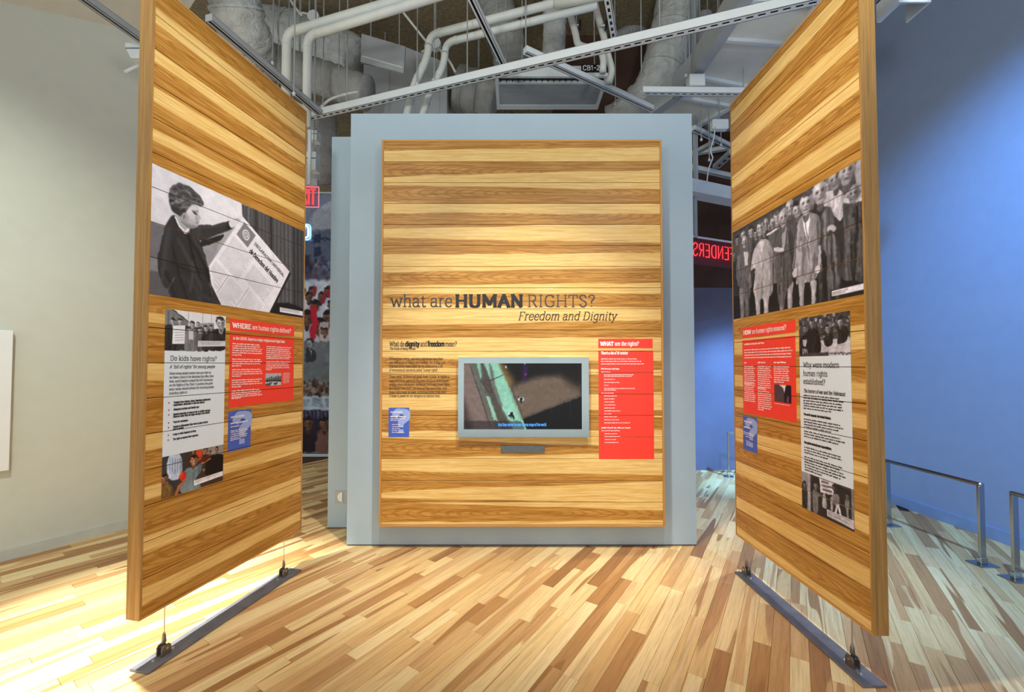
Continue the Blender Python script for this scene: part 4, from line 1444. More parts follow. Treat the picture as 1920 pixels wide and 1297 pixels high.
cv.poly([(1085, 1010), (1312, 955), (1312, 998), (1085, 1048)], 214, 1); cv.line([(1092, 1022), (1200, 996)], .008, 130, 1.5); cv.line([(1092, 1034), (1180, 1014)], .008, 140, 1.5)
cv.mottle(.03, 2); cv.mottle(.06, 10)
cv.a = np.clip(cv.a * 1.12 - .03, 0, 1) * np.array((1.0, .965, .985))
cv.print('photo_print', right, .0125, RWID - .0125, 1.842, 2.503, YP, GR, label='black-and-white photo of a crowd of thin men in coats', nx=330)

# --- right panel: red and blue boxes ----------------------------------------------------------
rg = random.Random(31)
hd = strips('heading_box', right, .130, .698, 1.693, 1.768, YP, GR, M['red'], label='red heading strip reading HOW are human rights ensured')
ik = Ink(YI)
ik.text('HOW', .144, 1.716, .039, .19, .13, width=.095)
ik.text('are human rights ensured?', .252, 1.716, .041, .085, .065, width=.365)
ik.build('lettering', M['ink_white'], hd)
bd = strips('text_box', right, .126, .695, 1.151, 1.673, YP, GR, M['red'], label='red text box with a small doorway photo')
ik = Ink(YI)
ik.greek(.15, 1.640, .24, .012, rg)
for k in range(4):
    ik.greek(.15, 1.600 - k * .0185, rg.uniform(.50, .53), .0085, rg)
for x, w in ((.148, .03), (.312, .10), (.488, .125)):
    ik.greek(x, 1.508, w, .0115, rg)
for x, n, w in ((.148, 10, .14), (.312, 12, .155), (.488, 8, .16)):
    for k in range(n):
        ik.greek(x, 1.482 - k * .0138, w * (rg.uniform(.85, 1) if k < n - 1 else .6), .0078, rg)
for k in range(10):
    ik.greek(.146, 1.362 - k * .0138, .14 * rg.uniform(.82, 1), .0078, rg)
ik.greek(.310, 1.338, .075, .0115, rg)
for k in range(10):
    ik.greek(.310, 1.315 - k * .0138, .155 * (rg.uniform(.85, 1) if k < 9 else .4), .0078, rg)
ik.greek(.488, 1.248, .15, .0045, rg)
ik.build('lettering', M['ink_white'], bd)
cv = Cv(70, 44, 60, asp=.165 / .105)
cv.poly([(0, 0), (.5, .1), (.56, 1), (0, 1)], (84, 66, 72), 3); cv.poly([(.3, 0), (.72, 0), (.62, .5), (.55, .2)], 220, 3)
for k in range(5):
    cv.line([(.05 + k * .1, .1), (.05 + k * .1, 1)], .03, (58, 44, 50), 2, .7)
cv.poly([(.6, .5), (.7, .05), (1, 0), (1, 1), (.6, 1)], (30, 22, 28), 3); cv.poly([(.72, .9), (.8, .6), (.86, .6), (.84, 1)], (120, 70, 110), 2)
cv.print('small_photo', bd, .490, .652, 1.262, 1.372, YI, label='small dark photo of a doorway')
blue_box(right, .119, .292, .885, 1.127, GR, 'small blue box with question mark at foot of red box', [(.66, .1, .5, .012), (.51, .05, .7, .007), (.46, .05, .75, .007), (.40, .2, .3, .006), (.27, .25, .25, .006), (.23, .25, .25, .006), (.19, .25, .25, .006), (.15, .25, .25, .006)])

# --- right panel: white column with two pictures --------------------------------------------------
col = strips('text_sheet', right, .729, 1.102, .876, 1.546, YP, GR, M['white_print'], label='white printed text column headed Why were modern human rights established')
ik = Ink(YI)
ik.text('Why were modern', .759, 1.483, .041, .075, .06, width=.268)
ik.text('human rights', .759, 1.4345, .041, .075, .06, width=.186)
ik.text('established?', .759, 1.388, .041, .075, .06, width=.17)
ik.text('The horrors of war and the Holocaust', .760, 1.338, .0285, .08, .065, slant=.2, width=.302, n=3)
ik.build('heading_lettering', M['ink_grey'], col)
ik = Ink(YI)
z = 1.318
for n, last in ((6, .7), (0, 0), (4, .7), (3, .85), (0, 0), (3, .6), (6, .45)):
    if n == 0:
        z -= .012
        ik.text('The world responds: the United Nations' if z > 1.1 else 'New global standards and responsibilities', .757, z, .0165, .19, .14, width=.205, n=2)
        z -= .026
        continue
    for k in range(n):
        ik.greek(.757, z, .30 * (rg.uniform(.86, 1) if k < n - 1 else last), .0082, rg)
        z -= .0149
    z -= .010
ik.build('text_lettering', M['ink_black'], col)
cv = Cv(230, 140, 70, asp=.373 / .225, tr=lambda p: ((p[0] - 55) / 570, (p[1] - 158 + (p[0] - 55) * .14) / (417 + (p[0] - 55) * .13)))
rg = random.Random(13)
for k in range(70):
    x, y = rg.uniform(50, 640), rg.uniform(90, 330)
    cv.ell((x, y), rg.uniform(.02, .06), rg.uniform(.03, .08), rg.choice((30, 36, 44, 110, 150, 180, 60)), rg.uniform(0, 3), 4, .8)
cv.poly([(300, 400), (640, 370), (640, 600), (300, 590)], 196, 4)
cv.fabric([(60, 400), (130, 330), (200, 260), (260, 270), (300, 330), (305, 530), (60, 580)], 34, 14, span=26)
cv.fabric([(345, 320), (400, 300), (450, 330), (440, 450), (360, 455)], 38, 14, span=26); face(cv, (395, 275), .10, 170, 40); cv.poly([(360, 340), (310, 370), (320, 385), (370, 365)], 120, 2)
cv.fabric([(480, 260), (540, 230), (600, 270), (590, 400), (500, 440), (505, 330)], 40, 14, span=26); face(cv, (525, 205), .10, 176, 34); face(cv, (215, 215), .10, 150, 36); face(cv, (130, 270), .08, 150, 40); face(cv, (320, 180), .07, 190, 40)
cv.poly([(100, 400), (150, 390), (140, 460), (110, 460)], 190, 3, True)
for x in (100, 125, 148):
    cv.line([(x, 500), (x + 4, 550)], .03, 214, 3)
cv.poly([(60, 545), (400, 530), (400, 590), (60, 590)], 66, 5)
for k in range(12):
    cv.ell((420 + k * 18, 545 + rg.uniform(-8, 8)), .03, .02, rg.choice((60, 120, 80)), .4, 3)
cv.warp(1.2, 8); cv.mottle(.05, 2); cv.mottle(.08, 8)
cv.a *= np.array((1, .96, .98))
cv.print('photo_print', right, .729, 1.102, 1.546, 1.771, YP, GR, label='dark black-and-white photo of a child with raised hands in a crowd')
cv = Cv(230, 130, 74, asp=.373 / .213, tr=lambda p: ((p[0] - 75) / 568, (p[1] - 608 - (p[0] - 75) * .34) / (410 + (p[0] - 75) * .09)))
cv.poly([(70, 600), (190, 640), (180, 1060), (70, 1020)], 150, 4); cv.line([(160, 640), (165, 1060)], .05, 176, 3); cv.line([(190, 650), (190, 1080)], .02, 50, 2)
cv.fabric([(70, 760), (130, 740), (140, 1030), (70, 1020)], 52, 10); face(cv, (112, 770), .08, 130, 40)
cv.poly([(190, 660), (640, 820), (640, 1270), (190, 1080)], 44, 4)
cv.poly([(620, 790), (650, 800), (650, 1200), (620, 1180)], 130, 3)
cv.poly([(290, 690), (440, 740), (465, 760), (440, 880), (300, 850)], 214, 2)
for k, (x, w) in enumerate(((318, 70), (318, 115), (330, 90))):
    cv.line([(x, 728 + k * 44), (x + w, 744 + k * 48)], .045, 70, 3, .85)
cv.fabric([(205, 850), (240, 820), (270, 850), (320, 885), (330, 905), (275, 900), (265, 1080), (215, 1060)], 112, 10); face(cv, (245, 785), .085, 150, 100)
cv.fabric([(325, 880), (355, 870), (370, 1020), (320, 1010)], 170, 10)
cv.fabric([(415, 910), (440, 890), (430, 1040), (410, 1030)], 170, 10)
cv.fabric([(440, 880), (480, 860), (505, 920), (495, 980), (450, 980)], 120, 10); face(cv, (452, 800), .085, 90, 30); cv.poly([(470, 980), (500, 970), (525, 1100), (505, 1100), (485, 1010), (465, 1090), (448, 1080)], 214, 2)
cv.poly([(560, 920), (590, 900), (600, 1000), (560, 1010)], 120, 3, True); face(cv, (580, 880), .07, 120, 30)
cv.poly([(568, 980), (592, 980), (592, 1130), (572, 1110)], 140, 3)
cv.warp(.8, 9)
cv.poly([(368, 1035), (640, 1140), (640, 1240), (368, 1110)], 200, 1)
for k in range(4):
    cv.line([(385, 1058 + k * 15), (600 - 40 * (k % 2), 1145 + k * 18)], .014, 130, 2)
cv.mottle(.04, 2); cv.mottle(.06, 9)
cv.a *= np.array((1, .965, .98))
cv.print('photo_print', right, .729, 1.102, .667, .876, YP, GR, label='black-and-white photo of soldiers pasting up a notice')
#@@THINGS

# the side panels hang a little higher and are a little smaller than first measured: resize them to stand over their floor bars
KS = .969
for p_ in (left, right):
    done = set()

    def resize(o):
        for c in o.children:
            c.location = c.location * KS
            if c.type == 'MESH' and c.data.name not in done:
                c.data.transform(Matrix.Scale(KS, 4))
                done.add(c.data.name)
            resize(c)
    resize(p_)
    p_.location = (p_.location.x * KS, p_.location.y * KS, EYE * (1 - KS))
PZB = EYE + (PZ0 - EYE) * KS + .012          # height at which the cables enter the panels

# ================================================================== MONITOR AND PLATE ON THE CENTRE PANEL
tvx0, tvx1, tvz0, tvz1 = onY(859, 700, 3.40).x, onY(1104, 700, 3.40).x, onY(980, 819.5, 3.40).z, onY(980, 669.5, 3.40).z
scx0, scx1, scz0, scz1 = onY(870, 700, 3.405).x, onY(1090.5, 700, 3.405).x, onY(980, 804.5, 3.405).z, onY(980, 681, 3.405).z
tv = empty('wall_monitor', (0, 3.40, 0), label='flat monitor in brushed steel frame on centre panel', cat='monitor')
for pts in ([(tvx0, tvz1), (tvx1, tvz1), (scx1, scz1), (scx0, scz1)], [(tvx0, tvz0), (scx0, scz0), (scx1, scz0), (tvx1, tvz0)],
            [(tvx0, tvz0), (tvx0, tvz1), (scx0, scz1), (scx0, scz0)], [(tvx1, tvz0), (scx1, scz0), (scx1, scz1), (tvx1, tvz1)]):
    MB().prism(pts[::-1], 0, .048).build('frame_piece', M['tv_frame'], tv)
tr7 = lambda p: ((p[0] - 130) / 1428, (p[1] - 136) / 802)
cv = Cv(300, 168, (46, 40, 34), tr=tr7)
cv.poly([(120, 120), (560, 120), (900, 960), (120, 960)], (104, 90, 82), 8)
cv.poly([(120, 160), (190, 136), (540, 960), (120, 960)], (118, 100, 92), 6)
cv.poly([(120, 560), (200, 800), (240, 960), (120, 960)], (54, 40, 38), 20)
cv.poly([(180, 120), (370, 120), (640, 740), (720, 960), (540, 960), (420, 760), (300, 480)], (92, 92, 84), 3)
cv.poly([(280, 120), (330, 120), (360, 270), (330, 330)], (120, 176, 152), 2)
cv.poly([(360, 120), (560, 120), (900, 960), (740, 960), (600, 690), (520, 500), (450, 330)], (134, 190, 164), 2)
cv.poly([(400, 540), (450, 540), (540, 840), (490, 820)], (140, 186, 160), 3)
cv.poly([(430, 120), (470, 180), (520, 420), (600, 660), (560, 640), (470, 420)], (98, 104, 94), 4)
cv.poly([(330, 120), (370, 120), (470, 400), (520, 560), (700, 960), (600, 960), (440, 560), (340, 330)], (70, 60, 54), 4, al=.7)
for p in ([(330, 340), (420, 480), (480, 500), (420, 330), (350, 350), (440, 420)], [(370, 370), (400, 500)], [(270, 340), (440, 900)], [(200, 160), (470, 930)]):
    cv.line(p, .008, (44, 36, 34), 1.5, .8)
cv.line([(440, 350), (640, 262)], .010, (36, 26, 26), 1.5)
cv.poly([(540, 120), (650, 140), (780, 350), (680, 420)], (116, 94, 52), 8)
cv.poly([(600, 120), (1560, 120), (1560, 540), (1300, 260), (1000, 300), (760, 380), (680, 250)], (8, 5, 6), 24)
cv.poly([(690, 425), (780, 390), (1000, 310), (1300, 290), (1560, 420), (1560, 540), (840, 812)], (104, 88, 74), 16)
cv.poly([(1300, 280), (1560, 340), (1560, 480), (1420, 400)], (36, 26, 22), 26, al=.8)
cv.poly([(840, 815), (1560, 540), (1560, 960), (900, 960)], (4, 4, 6), 2)
cv.line([(790, 370), (765, 470)], .006, (60, 50, 40), 2)
cv.poly([(850, 180), (900, 170), (890, 330), (850, 330)], (40, 20, 84), 10, True, .8)
cv.ell((878, 272), .018, .02, (150, 20, 90), 0, 3); cv.ell((640, 182), .012, .016, 210, 0, 2); cv.ell((872, 142), .012, .008, (140, 170, 190), 0, 1.5)
for c, sgn in (((820, 580), 1), ((700, 755), -1)):
    x, y = c
    cv.poly([(x - 36, y + 4), (x - 14, y - 26), (x + 20, y - 28), (x + 40, y - 6), (x + 26, y + 18), (x + 4, y + 12)], (206, 226, 232), 2, True)
    cv.poly([(x - 14, y - 10), (x + 12, y - 28), (x + 24, y - 6), (x + 12, y + 20), (x + 4, y + 50), (x - 8, y + 30)], (14, 14, 18), 2, True)
    cv.poly([(x - 38, y - 50), (x - 22, y - 30), (x - 30, y - 14)] if sgn > 0 else [(x - 34, y + 10), (x + 30, y - 6), (x + 44, y + 60), (x + 30, y + 70), (x + 10, y + 26), (x - 30, y + 30)], (14, 14, 18), 2)
for x, ya, yb in ((1192, 530, 750), (1415, 480, 620), (1424, 620, 780)):
    cv.line([(x, ya), (x, yb)], .004, (90, 90, 110), 1.5, .6)
cv.poly([(120, 838), (820, 838), (880, 960), (120, 960)], (24, 22, 28), 3, al=.55)
cv.warp(.7, 5); cv.mottle(.05, 1); cv.mottle(.04, 7)
sc_ = cv.print('screen', tv, scx0, scx1, scz0, scz1, .006, mat='screen', label='lit screen with overhead view of two walking people')
MB().box(scx0 - .002, scx1 + .002, .010, .045, scz0 - .002, scz1 + .002).build('screen_housing', M['black'], tv)
ik = Ink(.0045)
k7 = lambda x: onY(850 + x / 6.485, 700, 3.405).x
ik.text('that they cannot be seen on any maps of the world.', k7(545), onY(980, 660 + 897 / 6.485, 3.405).z, .031, .085, .07, width=k7(1135) - k7(545), n=3)
ik.build('caption', M['caption'], sc_)
pz0, pz1 = onY(980, 848.5, 3.44).z, onY(980, 835, 3.44).z
px0, px1 = onY(939, 700, 3.44).x, onY(1021, 700, 3.44).x
pl_ = empty('speaker_plate', (0, 3.442, 0), label='small blank brushed steel plate below monitor', cat='plate')
MB().bbox(px0, px1, 0, .008, pz0, pz1, .0015).build('plate', M['plate'], pl_)
for x in (px0 + .008, px1 - .008):
    MB().tube([(x, -.0012, (pz0 + pz1) / 2), (x, .002, (pz0 + pz1) / 2)], .0028, 8).build('screw', M['steel_dark'], pl_)

# ================================================================== FLOOR BARS WITH CABLES
def floor_bar(p_near, p_far, cab_near, cab_far, zpan, width, label):
    d = Vector((p_far[0] - p_near[0], p_far[1] - p_near[1]))
    L = d.length
    ang = math.atan2(d.y, d.x)
    t = empty('floor_bar', (p_near[0], p_near[1], 0), ang, label=label, cat='floor bar', group='steel floor bars under the side panels')
    MB().bbox(0, L, -width / 2, width / 2, 0, .012, .0015).build('bar', M['steel_bar'], t)
    for c in (cab_near, cab_far):
        a = (Vector(c) - Vector(p_near)).dot(d.normalized())
        br = empty('bracket', (a, 0, .012)); br.parent = t
        for s in (-1, 1):
            pts = [(-.024, 0), (.024, 0), (.024, .040), (.014, .054), (-.014, .054), (-.024, .040)]
            MB().prism(pts, s * .016 - .003, s * .016 + .003).build('bracket_cheek', M['steel_dark'], br)
        MB().tube([(0, -.024, .036), (0, .024, .036)], .006, 10).build('pin', M['steel'], br)
        MB().tube([(0, 0, .022), (0, 0, .060), (0, 0, .064), (0, 0, .094), (0, 0, .112)], [.008, .008, .011, .009, .004], 10).build('cable_fork', M['steel_dark'], br, smooth=True)
        MB().tube([(0, 0, .100), (0, 0, zpan - .012)], .003, 6).build('cable', M['steel'], br)
        for s in (-1, 1):
            MB().tube([(a + s * .05, 0, .012), (a + s * .05, 0, .016), (a + s * .05, 0, .018)], [.009, .008, .004], 10).build('bolt', M['steel'], t)
    return t


floor_bar((-1.815, 2.115), (-1.585, 3.155), (-1.79, 2.232), (-1.607, 3.045), PZB + .02, .115, 'blackened steel floor bar under panel with the woman photo')
floor_bar((1.683, 2.02), (1.658, 3.112), (1.700, 2.145), (1.675, 3.06), PZB + .02, .115, 'blackened steel floor bar under panel with the crowd photo')

# ================================================================== BARRIER RAILS ON THE RIGHT
def barrier(p0, p1, h, label):
    d = Vector((p1[0] - p0[0], p1[1] - p0[1]))
    L = d.length
    t = empty('barrier_rail', (p0[0], p0[1], 0), math.atan2(d.y, d.x), label=label, cat='barrier rail', group='low steel barrier rails by the blue wall')
    MB().bbox(-.018, L + .018, -.02, .02, h - .028, h, .008).build('top_rail', M['chrome'], t)
    for x in (0, L):
        MB().bbox(x - .010, x + .010, -.022, .022, .05, h - .026, .002).build('post', M['chrome'], t)
        MB().bbox(x - .016, x + .016, -.028, .028, .008, .055, .003).build('socket', M['steel'], t)
        MB().bbox(x - .06, x + .06, -.07, .07, 0, .008, .002).build('base_plate', M['chrome'], t)
    return t


barrier((3.53, 3.243), (3.52, 4.03), .61, 'low steel barrier rail beside the blue wall, fully in view')
barrier((3.52, 3.02), (3.53, 2.24), .61, 'low steel barrier rail cut off by right edge of photo')
barrier((2.894, 5.74), (3.60, 5.50), .60, 'low steel barrier rail seen behind the crowd-photo panel')

# ================================================================== LEFT WALL BOARD, STEP LIGHT
def on_left_wall(u, v):
    d = ray(u, v)
    n = Vector((ld.y, -ld.x))
    q = (LW0.x * n.x + LW0.y * n.y) / (d.x * n.x + d.y * n.y)
    return Vector((0, 0, EYE)) + d * q


pa, pb = on_left_wall(0, 619), on_left_wall(14, 880)
wb = empty('wall_board', (pa.x, pa.y, 0), math.atan2(ld.y, ld.x), label='white board on left wall, cut off by photo edge', cat='board')
wx = (Vector((pb.x, pb.y)) - Vector((pa.x, pa.y))).dot(ld)
MB().bbox(-1.2, wx, -.045, -.004, pb.z, pa.z, .003).build('board', M['white_board'], wb)
MB().box(-1.15, wx - .05, -.004, .0, pb.z + .05, pa.z - .05).build('batten', M['core'], wb)
sa_, sb_ = onY(626, 920, 3.94), onY(652, 942, 3.94)
st = empty('step_light', (0, 3.94, 0), label='square steel step light low on the rear blue-grey wall', cat='light')
cxs, czs = (sa_.x + sb_.x) / 2 + .01, (sa_.z + sb_.z) / 2
MB().bbox(cxs - .062, cxs + .062, -.006, 0, czs - .054, czs + .054, .0015).build('plate', M['grey_metal'], st)
MB().prism([(cxs + .008, czs - .044)] + [(cxs + .008 - .044 * math.sin(k * math.pi / 14), czs - .044 * math.cos(k * math.pi / 14)) for k in range(15)][1:], -.014, -.006).build('lens', M['lens'], st)

# ================================================================== MURAL BEHIND, ON THE LEFT
mural = empty('wall_mural', (0, 6.976, 0), label='tall photo mural of crowds behind the woman-photo panel', cat='mural')
mx0, mx1 = -4.6, -2.0
mz0, mz1 = onY(590, 851, 6.97).z, onY(590, 362, 6.97).z
w_, h_ = 340, 520
trm = lambda p: ((onY(p[0], 600, 6.97).x - mx0) / (mx1 - mx0), (p[1] - 362) / (851 - 362))
cv = Cv(w_, h_, (116, 108, 96), asp=(mx1 - mx0) / (mz1 - mz0), tr=trm)
rg = random.Random(4)
cv.poly([(380, 362), (760, 362), (760, 430), (380, 430)], (112, 104, 92), 10)
cv.ell((628, 440), .155, .165, (120, 124, 140), 0, 3); cv.ell((632, 440), .125, .128, (158, 160, 166), 0, 3)
cv.poly([(380, 432), (760, 432), (760, 545), (380, 545)], (88, 96, 112), 4)
cv.line([(380, 444), (760, 452)], .006, (30, 34, 44), 2)
for x in range(420, 760, 42):
    for y in (440, 464):
        cv.poly([(x - 2, y), (x + 12, y), (x + 12, y + 17), (x - 2, y + 17)], (38, 48, 72), 1.5)
cv.poly([(380, 470), (580, 480), (582, 520), (380, 520)], (42, 40, 52), 8)
for k in range(260):
    x, y = rg.uniform(390, 750), rg.uniform(485, 535)
    cv.ell((x, y), rg.uniform(.004, .012), rg.uniform(.006, .014), rg.choice(((60, 66, 96), (40, 40, 56), (120, 126, 150), (90, 60, 70))), 0, 3)
cv.poly([(380, 530), (760, 524), (760, 640), (380, 650)], (196, 200, 206), 6)
for row, (y, s) in enumerate(((548, .016), (560, .018), (575, .022), (600, .030), (618, .036))):
    for k in range(16 - row * 2):
        x = 395 + (k + .5 * (row % 2)) * (360 / (15 - row * 2)) + rg.uniform(-3, 3)
        cv.ell((x, y + s * 700), s * 1.5, s * 1.8, rg.choice(((214, 216, 222), (196, 200, 208), (226, 228, 230))), 0, 3)
        face(cv, (x, y), s, (126, 84, 64), (26, 20, 20))
        if rg.random() < .5:
            cv.line([(x + 3, y + 8), (x + 6, y - 8)], .014, (150, 40, 50), 2)
cv.line([(586, 580), (590, 610), (584, 640)], .026, (190, 26, 50), 3)
cv.poly([(600, 606), (616, 606), (616, 645), (598, 642)], (196, 180, 170), 2); face(cv, (608, 624), .016, (150, 110, 90), (40, 30, 30))
cv.poly([(380, 640), (760, 644), (760, 712), (380, 712)], (112, 114, 116), 4)
for x in (420, 470, 520, 582, 640, 700):
    cv.poly([(x - 9, 678), (x - 7, 656), (x - 2, 652), (x + 4, 652), (x + 9, 658), (x + 10, 678)], (50, 50, 54), 2, True)
    cv.poly([(x - 1, 653), (x + 3, 653), (x + 2, 668)], (216, 216, 216), 2); face(cv, (x + 1, 646), .017, 170, 40)
cv.poly([(380, 690), (760, 676), (760, 725), (380, 725)], (104, 108, 106), 6)
for k in range(420):
    cv.ell((rg.uniform(385, 755), rg.uniform(718, 743)), rg.uniform(.003, .009), rg.uniform(.004, .009), rg.choice(((60, 44, 40), (30, 24, 26), (150, 128, 110), (90, 70, 60))), 0, 3)
cv.poly([(380, 744), (760, 744), (760, 769), (380, 769)], (176, 188, 196), 2)
for x in range(396, 750, 24):
    for k in range(6):
        cv.line([(x, 749 + k * 2.6), (x + rg.uniform(14, 18), 749 + k * 2.6)], .0025, (96, 106, 116), 1.5)
cv.poly([(380, 770), (760, 770), (760, 845), (380, 845)], (44, 34, 48), 2)
for x in range(388, 756, 7):
    cv.line([(x, 771), (x, 784)], .006, (84, 84, 116), 1.5)
for k, x in enumerate(range(400, 750, 30)):
    cv.poly([(x - 14, 845), (x - 11, 812), (x, 803), (x + 11, 812), (x + 14, 845)], ((150, 36, 40), (96, 130, 180), (40, 30, 34), (120, 80, 70))[k % 4], 3, True)
    face(cv, (x, 796), .024, (132, 88, 66), (24, 18, 20))
cv.warp(1.5, 6); cv.mottle(.04, 2); cv.mottle(.05, 9)
cv.print('printed_sheet', mural, mx0, mx1, mz0, mz1, -.004)
MB().box(mx0 - .01, mx1 + .01, -.002, .004, .03, mz1 + .01).build('backing', M['white_print'], mural)

# ================================================================== SIGNS
# EXIT sign
ex = empty('exit_sign', onY(598, 389, 5.4), math.radians(4), label='hanging EXIT sign with red letters beside left panel', cat='sign')
MB().bbox(-.30, 0, -.006, .006, 0, .265, .002).build('face', M['acrylic'], ex)
for b in ((-.30, 0, .258, .265), (-.30, 0, 0, .007), (-.007, 0, 0, .265), (-.30, -.293, 0, .265)):
    MB().box(b[0], b[1], -.008, .008, b[2], b[3]).build('glowing_edge', M['neon_pink'], ex)
sx_ = .25 / width_of('EXIT', .27, tab=SANS)
pen = 0
for ch in 'EXIT':
    i = Ink(-.012)
    for p in text_strokes(ch, -.285 + pen * sx_ * .0027, .038, .27, 0, sx_, SANS)[0]:
        i.stroke(p, .026, .024)
    i.mb.build('letter', M['neon_red'], ex)
    pen += SANS[ch][0]
MB().bbox(-.30, -.01, -.04, .04, .27, .36, .006).build('housing', M['grey_metal'], ex)
MB().tube([(-.15, 0, .36), (-.15, 0, CEIL - ex.location.z)], .012, 8).build('stem', M['rod'], ex)
# blue neon sign
bn = empty('neon_sign', onY(585, 452, 4.72), math.radians(3), label='blue neon sign on clear plate behind left panel edge', cat='sign')
MB().bbox(-.42, .0, 0, .008, 0, .34, .002).build('plate', M['acrylic'], bn)
loop = bend([(-.20, -.03, .03), (-.03, -.03, .03), (-.03, -.03, .16), (-.20, -.03, .16), (-.20, -.03, .03)], .03)
MB().tube(loop, .008, 8).build('tube', M['neon_white'], bn)
MB().tube(bend([(-.22, -.02, .01), (-.01, -.02, .01), (-.01, -.02, .18), (-.22, -.02, .18)], .04), .007, 8).build('tube', M['neon_blue'], bn)
MB().tube([(-.16, -.03, .05), (-.06, -.03, .14)], .007, 8).build('tube', M['neon_blue'], bn)
for x in (-.29, -.40):
    MB().tube([(x, .01, .18), (x, .01, CEIL - bn.location.z)], .006, 6).build('hanger', M['rod'], bn)

# red neon sign seen from behind, with its white beam
s0, s1 = onY(1299, 494, 4.95), onY(1376, 497, 5.2)
dv = Vector((s1.x - s0.x, s1.y - s0.y))
L = dv.length
ns = empty('neon_sign', (s0.x, s0.y, 0), math.atan2(dv.y, dv.x), label='red neon sign seen from behind, hung below a white beam', cat='sign')
za, zb = s0.z, onY(1299, 444, 4.95).z
MB().box(-.12, L + .5, .015, .023, za, zb).build('plate', M['acrylic_red'], ns)
MB().box(-.12, L + .5, .010, .028, zb, zb + .022).build('frame_rail', M['white_metal'], ns)
zt = onY(1299, 479, 4.95).z; zh = onY(1299, 455, 4.95).z - zt
word = 'DEFENDERS'
wx_ = L * 1.32
pen = 0
sx_ = wx_ / width_of(word, zh / .7, tab=SANS)
x_right = L * 1.30
for ch in word:
    mbn = MB()
    for p in text_strokes(ch, pen * sx_ * zh / 70, 0, zh / .7, 0, sx_, SANS)[0]:
        mbn.tube([(x_right - q[0], -.012, zt + q[1]) for q in p], .0065, 6)
    mbn.build('letter', M['neon_red'], ns)
    pen += SANS[ch][0]
bz0, bz1 = onY(1302, 366, 4.95).z, onY(1302, 342, 4.95).z
bm_ = MB().bbox(-.12, L + .5, -.10, .10, bz0, bz1, .005).build('beam', M['white_metal'], ns)
for x in (.06, L + .3):
    MB().box(x - .02, x + .02, .0, .03, zb, bz0).build('hanger', M['grey_metal'], ns)
    MB().box(x - .02, x + .02, -.02, .02, bz1, CEIL).build('post', M['grey_metal'], ns)
#@@CEILING

# ================================================================== CEILING SERVICES
def strut(p0, p1, w, h, label, slots=True, mat='white_metal', group='ceiling channels', name='ceiling_channel', rods=()):
    """open channel hung under the ceiling; its lower web is pierced by slots"""
    p0, p1 = Vector(p0), Vector(p1)
    d = p1 - p0
    L = d.length
    t = empty(name, p0, 0, label=label, cat='channel', group=group)
    t.rotation_euler = d.to_track_quat('X', 'Z').to_euler()
    th = .004
    mb = MB()
    mb.box(0, L, -w / 2, -w / 2 + th, 0, h).box(0, L, w / 2 - th, w / 2, 0, h).box(0, L, -w / 2, w / 2, h - th, h)
    if slots:
        r = w * .36
        mb.box(0, L, -w / 2, -r / 2, 0, th).box(0, L, r / 2, w / 2, 0, th)
        pitch, sl = w * 1.3, w * .80
        x = 0
        while x < L:
            mb.box(x, min(L, x + pitch - sl), -r / 2, r / 2, 0, th)
            x += pitch
    else:
        mb.box(0, L, -w / 2, -w * .18, 0, th).box(0, L, w * .18, w / 2, 0, th)
    mb.build('channel', M[mat], t)
    MB().box(.002, L - .002, -w / 2 + th, w / 2 - th, (th * 2 if slots else h * .5), h * .6).build('channel_inside', M['dark_gap'], t)
    for c in (-.004, L):
        MB().box(c, c + .004, -w / 2, w / 2, 0, h).build('end_cap', M[mat], t)
    return t


def rod(u, v0, v1, y, label, r=.006):
    a, b = onY(u, v1, y), onY(u, v0, y)
    x, yy = a.x, a.y
    t = empty('hanger_rod', (x, yy, a.z), label=label, cat='rod', group='thin hanger rods')
    MB().tube([(0, 0, 0), (0, 0, CEIL - a.z)], r, 6).build('rod', M['rod'], t)
    MB().tube([(0, 0, -.012), (0, 0, .012)], r * 2.2, 6).build('nut', M['white_metal'], t)
    return t


def pipe(pts, r, label, mat='pipe', rad=.10, name='ceiling_pipe', cat='pipe', group='white ceiling pipes', collars=True):
    t = empty(name, pts[0], label=label, cat=cat, group=group)
    o = Vector(pts[0])
    q = [Vector(p) - o for p in pts]
    MB().tube(bend(q, rad, 6), r, 14).build('pipe', M[mat], t, smooth=True)
    if collars:
        for i in range(1, len(q) - 1):
            for dn in (q[i - 1] - q[i], q[i + 1] - q[i]):
                c = q[i] + dn.normalized() * min(rad * 1.15, dn.length * .5)
                dd = dn.normalized() * .012
                MB().tube([c - dd, c + dd], r * 1.10, 14).build('collar', M[mat], t, smooth=False)
    return t


def duct(pts, r, label, mat='duct', jit=.05, name='wrapped_duct', bands=3):
    t = empty(name, pts[0], label=label, cat='duct', group='wrapped air ducts')
    o = Vector(pts[0])
    q = [Vector(p) - o for p in pts]
    path = subdiv(bend(q, r * 1.2, 8), r * .16)
    prof = [r * (1 + .03 * math.sin(i * 1.7) + random.uniform(-jit, jit) * .6) for i in range(len(path))]
    MB().tube(path, prof, 28, jit=jit * .35).build('duct_wrap', M[mat], t, smooth=True)
    top = path[len(path) // 2]
    MB().box(top.x - .012, top.x + .012, top.y - .003, top.y + .003, top.z + r * .9, max(top.z + r, CEIL - o.z)).build('hanger_strap', M['rod'], t)
    for k in range(bands):
        i = int((k + .6) / (bands + .4) * (len(path) - 2))
        d = (path[i + 1] - path[i]).normalized() * .012
        MB().tube([path[i] - d, path[i] + d], r * 1.045, 28).build('band', M[mat], t, smooth=False)
    return t


